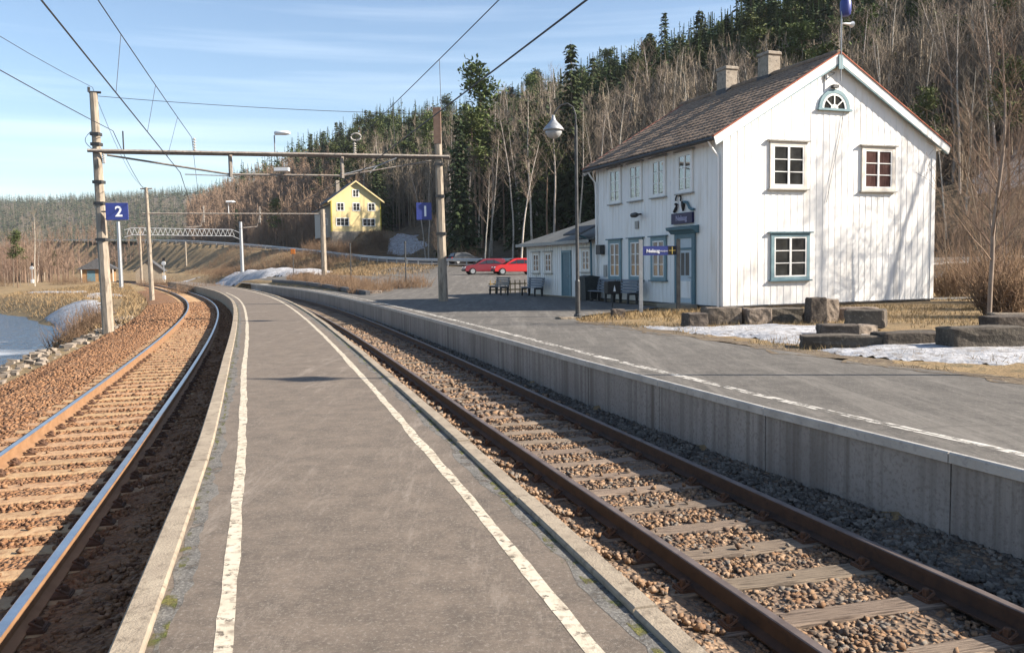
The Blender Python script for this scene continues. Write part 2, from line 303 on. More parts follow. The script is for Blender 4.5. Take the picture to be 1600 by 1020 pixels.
def tsteps(a, b): 
    r = [a]
    while r[-1] < b: r.append(r[-1]+max(.6, min(2.0, .02*abs(r[-1])+.5)))
    r[-1] = b; return r

# ------------------------------------------------------------------ terrain
FOOT = np.array([(160, -60), (110, 15), (70, 46), (45, 62), (20, 86), (0, 102), (-14, 126), (-32, 154), (-62, 205), (-110, 270), (-165, 350), (-215, 450), (-260, 600), (-330, 900), (-600, 1500)], float)
ROAD = np.array([(70, 50), (40, 66), (18, 82), (-3, 95), (-16, 118), (-30, 146), (-52, 186), (-86, 238), (-135, 310), (-210, 380)], float)
ROADZ = np.array([1.9, 1.7, 1.5, 1.5, 2.3, 3.9, 6.1, 9.0, 12., 15.])
def poly_dist(x, y, P, vals=None):
    x = np.asarray(x, float); y = np.asarray(y, float); best = np.full(x.shape, 1e9); sg = np.zeros(x.shape); val = np.zeros(x.shape)
    for i in range(len(P)-1):
        a, b2 = P[i], P[i+1]; d = b2-a; L2 = d@d; u = np.clip(((x-a[0])*d[0]+(y-a[1])*d[1])/L2, 0, 1)
        qx, qy = x-(a[0]+u*d[0]), y-(a[1]+u*d[1]); dd = np.hypot(qx, qy); s = -np.sign(qy*d[0]-qx*d[1]); mk_ = dd < best
        best = np.where(mk_, dd, best); sg = np.where(mk_, s, sg)
        if vals is not None: val = np.where(mk_, vals[i]+u*(vals[i+1]-vals[i]), val)
    return best, sg, val
def sst(a, b, x): 
    t = np.clip((x-a)/(b-a), 0, 1); return t*t*(3-2*t)
def vnoise(x, y, s, seed=0):
    x = np.asarray(x)/s+seed*17.3; y = np.asarray(y)/s-seed*9.1
    return (np.sin(x*1.3+np.sin(y*1.7+seed))+np.sin(y*1.1+np.sin(x*1.9-seed)*1.2)+.5*np.sin(x*3.1+y*2.3)+.5*np.sin(y*3.7-x*2.9+1.3*np.sin(x*2.2)))/3
LAKE = -2.6
def terr(x, y):
    x = np.asarray(x, float); y = np.asarray(y, float)
    o, t = offset_of(x, np.clip(y, -55, 290)); o = np.where(y > 290, (x-np.interp(290, Yg, Xg)-(-1.25)*(y-290))*.62, o); o = np.where(y < -55, x-5, o)
    right = .72*sst(42, 78, y)*sst(2, 12, o) + .0*o
    right = right+.5*sst(14, 30, o)*sst(38, 60, y)*(x > 5)
    p1 = np.interp(t, [-10, 4, 8, 13, 25, 40, 60, 200], [5.3, 4.9, 4.56, 4.36, 4.25, 4.12, 4.15, 4.2])
    step = sst(p1+.35, p1+1.0, o)
    step = np.where(t > 100, sst(4.5, 9, o), step)
    z = -.86*(1-step)+right*step
    land = np.maximum(o+np.interp(t, [0, 56, 66, 75, 92, 120], [10.2, 10.3, 12.0, 14.2, 18.5, 24])+1.2*vnoise(x, y, 9, 3), np.where(x < -28, y-97+.32*(x+55)+2.5*vnoise(x, y, 13, 5), -50))
    left = -3.4+2.55*sst(-1.5, 3.8, land)+.5*sst(6, 40, land)*sst(100, 140, y)
    z = np.where(o < -5.2, np.minimum(z, left)+np.where(y > 100, .6*sst(5, 30, land), 0), z)
    d, s, _ = poly_dist(x, y, FOOT); h = np.where(s > 0, d, 0.)
    cap = np.interp(x, [-900, -420, -260, -200, -100, 0, 400], [35, 50, 74, 98, 118, 112, 120])
    hh = .30*np.minimum(h, 12)+(.50+.14*sst(-10, -60, x))*np.maximum(h-12, 0); hill = cap*(1-np.exp(-hh/cap*1.12))
    hill = hill+np.minimum(h*.05, 2.2)*vnoise(x, y, 23, 1)
    rd, rs, rz = poly_dist(x, y, ROAD, ROADZ)
    z = z+np.maximum(hill, 128*sst(620, 1500, y-.12*np.abs(x+300))*sst(900, -200, x)*(1+.10*vnoise(x, y, 330, 2)))
    ky = 1-sst(6.5, 15, np.hypot(x+28.3, y-163.)); z = z*(1-ky)+8.1*ky
    k = 1-sst(4.2, np.where(rs > 0, 8.5, 15.), rd); k = np.where(y < 45, 0, k)
    z = z*(1-k)+(rz-.05)*k
    lawn = sst(15.5, 20, o)*sst(8, 15, y)*sst(60, 45, y); z = z+.05*lawn*vnoise(x, y, 3, 4)
    return z
def grow(a, step, g, lim):
    r = [a]
    while r[-1] < lim: step *= g; r.append(r[-1]+step)
    return r
gx = np.array([-v for v in grow(40, 1.2, 1.065, 4500)][::-1]+list(np.arange(-39, 40, 1.0))+grow(40, 1.2, 1.065, 4500))
gy = np.array([-v for v in grow(30, 2, 1.15, 900)][::-1]+list(np.arange(-29, 130, 1.0))+grow(130, 1.2, 1.045, 5200))
GX, GY = np.meshgrid(gx, gy); GZ = terr(GX, GY)
nx, ny = len(gx), len(gy); idx = np.arange(nx*ny).reshape(ny, nx)
Fq = np.stack([idx[:-1, :-1], idx[:-1, 1:], idx[1:, 1:], idx[1:, :-1]], -1).reshape(-1, 4)
ground = mk('ground', np.stack([GX, GY, GZ], -1).reshape(-1, 3), Fq, MT['grass'], smooth=True); tag(ground, kind='structure', label='dry grass and leaf litter ground running up the wooded hill')
ground.data.materials.append(MT['litter'])
cen = np.stack([GX, GY], -1); cX = (GX[:-1, :-1]+GX[1:, 1:])/2; cY = (GY[:-1, :-1]+GY[1:, 1:])/2
fd, fs, _ = poly_dist(cX, cY, FOOT); ground.data.polygons.foreach_set('material_index', ((((fs > 0) & (fd > 1.5+2*vnoise(cX, cY, 6))) | (cY > 420)).ravel()).astype(np.int32))
def tz(x, y): return float(terr(np.array([x]), np.array([y]))[0])

# lake
wat = mk('lake', [(-900, -300, LAKE), (60, -300, LAKE), (60, 135, LAKE), (-900, 380, LAKE)], [(0, 1, 2, 3)], Mw); tag(wat, kind='structure', label='blue lake water beside the railway embankment')
ic = []
mbi = MB(); mbi.add([(-60, 20, LAKE+.012), (-12, 20, LAKE+.012), (-17, 30, LAKE+.012), (-24, 44, LAKE+.012), (-30, 52, LAKE+.012), (-60, 58, LAKE+.012)], [(0, 1, 2, 3, 4, 5)])
tag(obj('lake_ice', mbi, MT['ice']), 'thin grey rotting ice along the near shore of the lake', 'ice', kind='structure')

# ------------------------------------------------------------------ ballast, tracks
def bed(name, offs, zf, t0, t1, mat_, dt=.35, amp=.02, label=None):
    ts = np.arange(t0, t1, dt); O, T = np.meshgrid(np.array(offs), ts); x, y = at(O, T); z = zf(O, T)+amp*(rng.random(O.shape)-.5)*2
    n = len(offs); k = len(ts); id_ = np.arange(n*k).reshape(k, n); F = np.stack([id_[:-1, :-1], id_[:-1, 1:], id_[1:, 1:], id_[1:, :-1]], -1).reshape(-1, 4)
    return tag(mk(name, np.stack([x, y, z], -1).reshape(-1, 3), F, mat_, smooth=False), label, kind='structure')
def z_left(o, t): return np.interp(o, [-7.6, -6.7, -6.2, -5.4, -4.6, -4.2, -2.05, -1.75, -1.0], [-1.4, -1.1, -.86, -.76, -.70, -.695, -.69, -.63, -.60])
def z_right(o, t):
    q = o-rt_c(t); w1 = np.interp(o, [1.1, 1.25, 1.9, 2.15], [.13, .13, .075, 0])
    return -.745+np.interp(q, [-2, -1.0, .95, 1.12, 2.2], [0, 0, 0, .05, .16])+w1
bed('rusty_ballast_bed', list(np.arange(-6.7, -1.0, .26)), z_left, -12, 62, MT['rust_ballast'], label='rust brown ballast under the lakeside track')
bed('rusty_ballast_bed', [-6.7, -6.2, -5.2, -4.4, -2.9, -1.4, -1.0], z_left, 61.5, 190, MT['rust_ballast'], dt=2., amp=.01, label='rust brown ballast on the far bend of the lakeside track')
bed('grey_ballast_bed', list(np.arange(1.0, 5.6, .26)), z_right, -12, 62, MT['ballast'], label='grey brown ballast between the two platforms')
bed('grey_ballast_bed', [1.0, 1.6, 2.2, 3.0, 3.8, 4.4, 5.2], z_right, 61.5, 190, MT['ballast'], dt=2., amp=.01, label='grey brown ballast on the far bend between platforms')

RAILSEC = [(-.07, -.16), (.07, -.16), (.07, -.148), (.012, -.125), (.010, -.045), (.036, -.035), (.036, -.006), (.028, 0), (-.028, 0), (-.036, -.006), (-.036, -.035), (-.010, -.045), (-.012, -.125), (-.07, -.148)]
def rail(parent, cfun, zt, side_mat, top):
    ts = tsteps(-12, 190); V = []; n = len(RAILSEC)
    for t in ts:
        for o, z in RAILSEC: x, y = at(cfun(t)+o, t); V.append((x, y, zt+z))
    F = []
    for i in range(len(ts)-1):
        for j in range(n): a, b2 = i*n+j, i*n+(j+1) % n; F.append((a, b2, b2+n, a+n))
    o = mk('rail', V, F, side_mat, parent); o.data.materials.append(top)
    o.data.polygons.foreach_set('material_index', [1 if (k % n) in (6, 7, 8) else 0 for k in range(len(F))]); return o
def arc_ts(s0, s1, ds): 
    S0, S1 = np.interp(s0, Yg, Sg), np.interp(s1, Yg, Sg); return np.interp(np.arange(S0, S1, ds), Sg, Yg)
def sleeper_mesh(name, L, W, H, mat_, jit, seed):
    r = random.Random(seed); m_ = MB(); N = 6; V = []
    for i in range(N+1):
        x = -L/2+L*i/N; jj = lambda: r.uniform(-jit, jit)
        V += [(x, -W/2+jj(), -H), (x, W/2+jj(), -H), (x, W/2+jj(), -.012+jj()*.3), (x, W/2-.02+jj(), jj()*.4), (x, -W/2+.02+jj(), jj()*.4), (x, -W/2+jj(), -.012+jj()*.3)]
    F = [(i*6+j, i*6+(j+1) % 6, (i+1)*6+(j+1) % 6, (i+1)*6+j) for i in range(N) for j in range(6)]+[(5, 4, 3, 2, 1, 0), tuple(N*6+j for j in range(6))]
    m_.add(V, F); o = obj(name, m_, mat_); me = o.data; bpy.data.objects.remove(o); return me
def clip_mesh():
    m_ = MB(); m_.box(-.19, .19, -.07, .07, -.004, .012)
    for s in (-1, 1):
        m_.box(-.13*s-.05, -.13*s+.05, -.075, .075, -.005, .022)
        m_.tube([(s*.17, -.05, .02), (s*.12, -.055, .055), (s*.09, -.02, .05), (s*.11, .02, .06), (s*.16, .04, .03)], .011, 5)
        m_.lathe([(.024, .0), (.024, .05), (.016, .06)], 6, (s*.14, .0, .018))
    o = obj('rail_clip', m_, MT['clip']); me = o.data; bpy.data.objects.remove(o); return me
CLIP = clip_mesh()
def track(name, label, cfun, zt, side_mat, smat, L, W, jit, ds, bury, top):
    T_ = thing(name, label, 'railway track', (0, 0, 0)); rail(T_, lambda t: cfun(t)-.7525, zt, side_mat, top); rail(T_, lambda t: cfun(t)+.7525, zt, side_mat, top)
    meshes = [sleeper_mesh('sleeper', L*random.uniform(.98, 1.02), W*random.uniform(.92, 1.08), .14, smat, jit, 10+i) for i in range(5)]
    ts = arc_ts(-8, 78, ds)
    for i, t in enumerate(ts):
        x, y = at(cfun(t), t); ang = math.atan2(-cm(t), 1)
        s = inst('sleeper', meshes[random.randrange(5)], T_, (x+random.uniform(-.02, .02), y, zt-.163-random.random()*bury), (0, 0, ang+random.uniform(-.012, .012)))
        if 1 < t < 24:
            for sd_ in (-.7525, .7525):
                inst('rail_clip', CLIP, s, (sd_, 0, .002))
    m_ = MB()
    for t in arc_ts(78.3, 188, ds):
        x, y = at(cfun(t), t); a = math.atan2(-cm(t), 1); c, s_ = math.cos(a), math.sin(a)
        m_.box(-L/2, L/2, -W/2, W/2, -.14, 0, lambda p, q, r_: (x+p*c-q*s_, y+p*s_+q*c, zt-.165+r_))
    tag(obj('far_sleepers', m_, smat, T_), kind='stuff')
    return T_
track('railway_track', 'lakeside railway track with bright rails on rust brown sleepers', lambda t: LT, -.50, MT['railside2'], MT['sleeper_dusty'], 2.45, .25, .004, .60, .006, MT['railtop'])
track('railway_track', 'railway track with dark rails on old timber sleepers between platforms', rt_c, -.55, MT['railside'], MT['sleeper_old'], 2.4, .24, .012, .66, .015, MT['railtop2'])

SLP = {}
def stones(name, offr, tr, dens, size, zf, mat_, label, seed, squash=.75, sl=None):
    g = np.random.default_rng(seed); n = int((offr[1]-offr[0])*(tr[1]-tr[0])*dens); o = g.uniform(*offr, n); t = g.uniform(*tr, n)
    if sl:
        S = np.interp(t, Yg, Sg)-np.interp(-8, Yg, Sg); ph = np.abs(S/sl[0]-np.round(S/sl[0]))*sl[0]; q_ = np.abs(o-np.array([sl[1](v) for v in t])); k = ~((ph < .10+size*.30) & (q_ < (.98 if sl[0] > .63 else sl[2]/2+.01))) | (g.random(n) < .025); k &= np.abs(q_-.7525) > .06
        o, t = o[k], t[k]; n = len(o); spill = ((ph < .10) & (q_ < sl[2]/2))[k]*.045
    x, y = at(o, t); s = size*g.uniform(.55, 1.35, n); z = zf(o, t)+s*.05+(spill if sl else 0)
    base = np.array([(a, b_, c) for c in (-1, 1) for b_ in (-1, 1) for a in (-1, 1)], float)*.5
    V = base[None]*(1+g.uniform(-.62, .38, (n, 8, 3)))*s[:, None, None]; V[:, :, 2] *= squash
    a = g.uniform(0, 6.28, n); b_ = g.uniform(-.7, .7, n); c_, s_ = np.cos(a)[:, None], np.sin(a)[:, None]; cb, sb = np.cos(b_)[:, None], np.sin(b_)[:, None]
    X, Y, Z = V[..., 0], V[..., 1], V[..., 2]; X, Z = X*cb-Z*sb, X*sb+Z*cb; X, Y = X*c_-Y*s_, X*s_+Y*c_
    V = np.stack([X+x[:, None], Y+y[:, None], Z+z[:, None]], -1).reshape(-1, 3)
    q = np.array([(0, 2, 3, 1), (4, 5, 7, 6), (0, 1, 5, 4), (2, 6, 7, 3), (0, 4, 6, 2), (1, 3, 7, 5)]); F = (q[None]+8*np.arange(n)[:, None, None]).reshape(-1, 4)
    return tag(mk(name, V, F, mat_), label, 'ballast', kind='stuff')
def stonemat(name, cols, sat=1):
    M = bpy.data.materials.new(name); M.use_nodes = True; n = M.node_tree; b = n.nodes['Principled BSDF']; b.inputs['Roughness'].default_value = .9; b.inputs['Specular IOR Level'].default_value = .2
    tc = n.nodes.new('ShaderNodeTexCoord'); v = n.nodes.new('ShaderNodeTexVoronoi'); v.inputs['Scale'].default_value = 15; r = n.nodes.new('ShaderNodeValToRGB'); r.color_ramp.interpolation = 'CONSTANT'
    sp = n.nodes.new('ShaderNodeSeparateColor')
    n.links.new(tc.outputs['Object'], v.inputs['Vector']); n.links.new(v.outputs['Color'], sp.inputs[0]); n.links.new(sp.outputs[0], r.inputs[0]); n.links.new(r.outputs[0], b.inputs['Base Color'])
    el = r.color_ramp.elements; el[0].color = (*cols[0], 1); el[0].position = 0; el[1].color = (*cols[1], 1); el[1].position = 1/len(cols)
    for i, c in enumerate(cols[2:]): e = el.new((i+2)/len(cols)); e.color = (*c, 1)
    return M
SM_L = stonemat('rusty_stones', [(.225, .118, .06), (.16, .082, .044), (.28, .155, .085), (.12, .062, .037), (.25, .135, .07), (.195, .102, .053), (.21, .13, .08)])
SM_R = stonemat('mixed_stones', [(0.23, 0.147, 0.089), (0.143, 0.103, 0.075), (0.287, 0.195, 0.126), (0.086, 0.066, 0.052), (0.195, 0.115, 0.066), (0.161, 0.138, 0.115), (0.218, 0.135, 0.08), (0.121, 0.08, 0.057)])
SM_D = stonemat('dark_stones', [(.12, .105, .09), (.16, .138, .115), (.085, .073, .064), (.19, .165, .138), (.10, .088, .075)])
stones('rusty_ballast_stones', (-5.6, -1.25), (3, 13), 520, .035, z_left, SM_L, 'loose rust brown ballast stones around the lakeside sleepers', 1, sl=(.60, lambda v: LT, 2.45))
stones('rusty_ballast_stones', (-6.6, -1.3), (13, 34), 210, .047, z_left, SM_L, 'coarse rust brown ballast stones along the embankment shoulder', 2, sl=(.60, lambda v: LT, 2.45))
stones('rusty_ballast_stones', (-6.6, -1.3), (34, 62), 60, .085, z_left, SM_L, 'rust brown ballast stones where the lakeside track bends away', 7)
stones('mixed_ballast_stones', (1.28, 4.1), (2.2, 12), 700, .035, z_right, SM_R, 'tan and brown ballast stones between the timber sleepers', 3, sl=(.66, rt_c, 2.4))
stones('mixed_ballast_stones', (1.28, 4.1), (12, 34), 150, .07, z_right, SM_R, 'tan and brown ballast stones further along the middle track', 4, sl=(.66, rt_c, 2.4))
stones('dark_ballast_stones', (4.0, 4.95), (2.2, 14), 620, .044, z_right, SM_D, 'dark grey ballast stones heaped against the platform wall', 5)
stones('dark_ballast_stones', (3.9, 4.5), (14, 40), 190, .075, z_right, SM_D, 'dark ballast stones along the far platform wall', 6)

# ------------------------------------------------------------------ island platform
TI = tsteps(-10, 116)
isl = loft('island_platform', [(lambda t: isl_l(t)+.13, -.95), (1.09, -.95), (1.09, 0), (.6, 0), (0, 0), (-.6, 0), (lambda t: isl_l(t)+.13, 0)], TI, MT['asphalt'])
tag(isl, 'long narrow asphalt island platform with two painted lines', kind='structure')
def slabs(parent, o0, o1, z0, z1, t0, t1, L, mat_, name, gap=.012, bev=.012, jit=.006):
    e = list(arc_ts(t0, t1, L))
    for a, b_ in zip(e[:-1], e[1:]):
        g = gap/L*(b_-a); tt = np.linspace(a+g/2, b_-g/2, 3); j = random.uniform(-jit, jit); n = 4; V = []
        f0 = o0 if callable(o0) else (lambda t: o0); f1 = o1 if callable(o1) else (lambda t: o1)
        for t in tt:
            for o, z in ((f0(t), z0), (f1(t), z0), (f1(t), z1-bev), (f1(t)-bev, z1), (f0(t)+bev, z1), (f0(t), z1-bev)):
                x, y = at(o+j*.5, t); V.append((x, y, z+(j if z > z0+.1 else 0)))
        n = 6; F = [(i*n+k, i*n+(k+1) % n, (i+1)*n+(k+1) % n, (i+1)*n+k) for i in range(2) for k in range(n)]+[tuple(range(n))[::-1], tuple(range(2*n, 3*n))]
        mk(name, V, F, mat_, parent)
slabs(isl, lambda t: isl_l(t), lambda t: isl_l(t)+.145, -.95, .03, -8, 112, 2.0, MT['kerb'], 'edge_slab')
slabs(isl, lambda t: 1.085, lambda t: 1.215, -.95, .03, -8, 112, 2.0, MT['kerb'], 'edge_slab')
def ribbon(name, o0, o1, z, t0, t1, mat_, parent=None, dt=.12, jag=.01, seed=0):
    g = np.random.default_rng(seed); ts = np.arange(t0, t1, dt); n = len(ts)
    def wob(k): a = g.normal(0, 1, n); a = np.convolve(a, np.ones(k)/k, 'same'); return a
    A = np.array([o0(t) if callable(o0) else o0 for t in ts])+jag*(wob(3)+1.6*wob(14)); B = np.array([o1(t) if callable(o1) else o1 for t in ts])+jag*(wob(3)+1.6*wob(14))
    x0, y0 = at(A, ts); x1, y1 = at(B, ts); z2 = z[1] if isinstance(z, tuple) else None; z = z[0] if isinstance(z, tuple) else z; zz = np.array([z(t) if callable(z) else z for t in ts]) if not np.isscalar(z) else np.full(n, z)
    V = np.concatenate([np.stack([x0, y0, zz], 1), np.stack([x1, y1, zz if z2 is None else np.full(n, z2)], 1)]); F = np.stack([np.arange(n-1), np.arange(n-1)+n, np.arange(1, n)+n, np.arange(1, n)], 1)
    return mk(name, V, F, mat_, parent)
def ll(t): return np.interp(t, [0, 4, 8, 14, 28, 60], [-.74, -.75, -.82, -.95, -1.03, -1.08])
ribbon('gravelly_joint', lambda t: isl_l(t)+.15, lambda t: isl_l(t)+.25, .0012, -5, 60, MT['patch'], isl, jag=.03, seed=1)
ribbon('gravelly_joint', .985, 1.085, .0012, -5, 60, MT['patch'], isl, jag=.03, seed=2)
ribbon('moss_seam', lambda t: isl_l(t)+.15, lambda t: isl_l(t)+.20, .0024, -5, 40, MT['moss'], isl, jag=.018, seed=3)
ribbon('moss_seam', 1.03, 1.08, .0024, -5, 40, MT['moss'], isl, jag=.018, seed=4)
ribbon('painted_line', lambda t: ll(t)-.04, lambda t: ll(t)+.04, .0018, -5, 60, MT['paint'], isl, jag=.007, seed=5)
ribbon('painted_line', .74, .82, .0018, -5, 76, MT['paint'], isl, jag=.007, seed=6)

# ------------------------------------------------------------------ platform in front of the station house
TP = tsteps(-8, 96)
P1Z = .05
def asp_out(t): return np.interp(t, [-8, 5, 8.2, 9.5, 12.2, 15.2, 19.5, 21.8, 24, 26, 30, 36, 60, 96], [9.2, 8.9, 8.6, 8.35, 8.1, 8.0, 7.85, 7.6, 9.5, 13.0, 13.0, 13.2, 13.5, 13.5])
def asp_z(o, t):
    x, y = at(o, t); return max(P1Z, tz(x, y)+.03) if o > p1off(t)+2.4 else P1Z
ns = 12; V = []; ts = list(np.arange(-8, 98, .8))
for t in ts:
    a, b_ = p1off(t)+.045, max(asp_out(t), p1off(t)+3)+.12*math.sin(t*2.1)+.08*math.sin(t*5.3)
    for j in range(ns): 
        o = a+(b_-a)*j/(ns-1); x, y = at(o, t); V.append((x, y, asp_z(o, t)))
F = [(i*ns+j, i*ns+j+1, (i+1)*ns+j+1, (i+1)*ns+j) for i in range(len(ts)-1) for j in range(ns-1)]
p1 = mk('station_platform', V, F, MT['asphalt2'], smooth=True); tag(p1, 'broad grey asphalt platform in front of the white station house', kind='structure')
slabs(p1, lambda t: p1off(t), lambda t: p1off(t)+.06, -.03, P1Z+.008, -6, 88, 2.4, MT['coping'], 'coping_slab', gap=.01, jit=.004)
slabs(p1, lambda t: p1off(t)+.03, lambda t: p1off(t)+.34, -1.1, -.031, -6, 88, 2.4, MT['wallconc'], 'wall_panel', gap=.016, bev=.004, jit=.006)
_so = lambda t: float(asp_out(t))
ribbon('soil_verge', lambda t: _so(t)-.18, lambda t: _so(t)+.75, (.054, .014), -4, 21, MT['soil'], p1, jag=.16, seed=31)
for k_ in range(2): ribbon('faded_line', lambda t, k_=k_: p1off(t)+.42+.075*k_, lambda t, k_=k_: p1off(t)+.475+.075*k_, P1Z+.003, -5, 60, MT['paint2'], p1, jag=.012, seed=7+k_)
# timber crossing between the platforms at the bend, with sloping ends
def cross(o, t): x, y = at(o, t); return x, y
V = []; 
for t in (80.5, 84.5):
    for o, z in ((1.15, .02), (1.9, -.46), (4.15, -.46), (4.6, .05), (6.2, .06)): x, y = at(o, t); V.append((x, y, z))
F = [(j, j+1, j+6, j+5) for j in range(4)]
n0 = len(V); V += [(x, y, z-.12) for x, y, z in V]; F += [tuple(i+n0 for i in f[::-1]) for f in F]+[(j, j+n0, j+1+n0, j+1) for j in range(4)]+[(j+5, j+6, j+6+n0, j+5+n0) for j in range(4)]
tag(mk('foot_crossing', V, F, MT['coping']), 'pale boarded foot crossing dipping between the two platforms', 'crossing')
# car park: flat asphalt yard beyond the platform
def yard(name, poly, mat_, lift, label, dx=1.6, parent=None):
    P = np.array(poly, float); x0, y0 = P.min(0); x1, y1 = P.max(0); bm = bmesh.new()
    vs = [bm.verts.new((p[0], p[1], 0)) for p in poly]; bm.faces.new(vs)
    for ax, a, b_ in ((0, x0, x1), (1, y0, y1)):
        for v in np.arange(a+dx, b_, dx):
            co = (v, 0, 0) if ax == 0 else (0, v, 0); no = (1, 0, 0) if ax == 0 else (0, 1, 0)
            bmesh.ops.bisect_plane(bm, geom=bm.verts[:]+bm.edges[:]+bm.faces[:], plane_co=co, plane_no=no)
    C = np.array([v.co[:] for v in bm.verts]); Z = terr(C[:, 0], C[:, 1])+lift
    for v, z in zip(bm.verts, Z): v.co.z = z
    me = bpy.data.meshes.new(name); bm.to_mesh(me); bm.free(); me.materials.append(mat_)
    me.polygons.foreach_set('use_smooth', [True]*len(me.polygons))
    o = bpy.data.objects.new(name, me); COL.objects.link(o); return tag(o, label, kind='structure')
q = [at(o, t) for o, t in ((13, 28), (13.2, 36), (9.0, 44), (10.8, 52), (13, 60), (14.5, 72), (15.5, 84))]
yard('car_park', [(float(a), float(b_)) for a, b_ in q]+[(-14, 99), (-3, 90.5), (18, 77.5), (33, 66), (38, 56), (24, 50), (9, 47), (4.5, 52), (.6, 48.5), (3.6, 37.0)], MT['asphalt2'], .034, 'grey asphalt car park beyond the annex')
# road along the hill foot with a guard rail
V = []; rd = []
for i in range(len(ROAD)-1):
    for u in np.linspace(0, 1, 9)[: 9 if i == len(ROAD)-2 else 8]: rd.append((*(ROAD[i]*(1-u)+ROAD[i+1]*u), ROADZ[i]*(1-u)+ROADZ[i+1]*u))
rd = np.array(rd); k = np.ones(7)/7
rs_ = np.stack([np.convolve(np.pad(rd[:, c], 3, 'edge'), k, 'valid') for c in range(3)], 1); tg = np.gradient(rs_[:, :2], axis=0); tg /= np.linalg.norm(tg, axis=1)[:, None]; nr = np.stack([tg[:, 1], -tg[:, 0]], 1)
for w_ in (-3.1, 3.1): V += [(p[0]+w_*n_[0], p[1]+w_*n_[1], p[2]+.03) for p, n_ in zip(rs_, nr)]
n_ = len(rs_); tag(mk('road', V, [(i, i+1, i+1+n_, i+n_) for i in range(n_-1)], MT['asphalt2']), 'road climbing along the foot of the wooded hill', kind='structure')
gd = thing('guardrail', 'long pale steel guardrail along the road on the embankment', 'guardrail', (0, 0, 0))
# guard rail: posts and a folded beam
gp = [(p[0]-3.7*n_[0], p[1]-3.7*n_[1], p[2]) for p, n_ in zip(rs_, nr)]
gp = [p for p in gp if p[1] > 86]
m_ = MB(); 
for k_ in (0, .16): m_.tube([(p[0], p[1], p[2]+.52+k_) for p in gp], .085, 6)
obj('beam', m_, MT['guard'], gd)
for a, b_ in zip(gp[:-1], gp[1:]): obj('post', MB().box(a[0]-.06, a[0]+.06, a[1]-.06, a[1]+.06, a[2]-.5, a[2]+.7), MT['galv'], gd)

# ------------------------------------------------------------------ white station house
HA = R(20.5); W, L, EV, SL = 9.14, 9.3, 5.66, .59       # gable width, length, eave height, roof slope
hs = thing('station_house', 'white two-storey timber station house with brown tiled gable roof', 'house', (7.0, 28.33, 0), HA)
def TG(a, d, z): return (a, -d, z)         # gable wall: along, outward, up
def TS(a, d, z): return (-d, a, z)         # wall facing the track
def TB(a, d, z): return (a, L+d, z)
def TR(a, d, z): return (W+d, a, z)
def roofz(u): return EV+.06+SL*min(u, W-u)
gpoly = [(0, .12), (W, .12), (W, roofz(W)), (W/2, roofz(W/2)), (0, roofz(0))]
obj('wall', MB().prism(gpoly, 0, L, lambda a, z, v: (a, v, z)), MT['white'], hs)
obj('foundation', MB().box(.04, W-.04, .04, L-.04, -.4, .118), MT['stonebase'], hs)
def boards(T, n, wid, topf, z0, parent, length, d0=.001, th=.008, bw=.155, m='white'):
    for i in range(n):
        a = wid*(i+.5)+random.uniform(-.006, .006); 
        if a+bw/2 > length: break
        zt0, zt1 = topf(a-bw/2), topf(a+bw/2); t_ = th+random.uniform(-.0015, .0015); z_ = z0+random.uniform(-.012, .012)
        V = [T(a-bw/2, d0, z_), T(a+bw/2, d0, z_), T(a+bw/2, d0, zt1), T(a-bw/2, d0, zt0), T(a-bw/2, t_, z_), T(a+bw/2, t_, z_), T(a+bw/2, t_, zt1), T(a-bw/2, t_, zt0)]
        mk('cladding_board', V, [(0, 1, 2, 3), (7, 6, 5, 4), (0, 4, 5, 1), (3, 2, 6, 7), (0, 3, 7, 4), (1, 5, 6, 2)], MT[m], parent)
boards(TG, 40, .268, lambda a: roofz(a)-.03, .14, hs, W)
boards(TS, 40, .268, lambda a: EV+.04, .14, hs, L, th=.009)
for T_, ln in ((TR, L),): boards(T_, 40, .268, lambda a: EV+.04, .14, hs, ln)
for (T_, a) in ((TG, .0), (TG, W-.17), (TS, .0), (TS, L-.17)):
    obj('corner_board', MB().box(a, a+.17, .0, .034, .13, EV+.06, lambda p, q, r_, T_=T_: T_(p, q, r_)), MT['white'], hs)
for T_, ln in ((TG, W), (TS, L)): obj('drip_board', MB().box(-.02, ln+.02, .0, .055, .10, .138, lambda p, q, r_, T_=T_: T_(p, q, r_)), MT['slate'], hs)
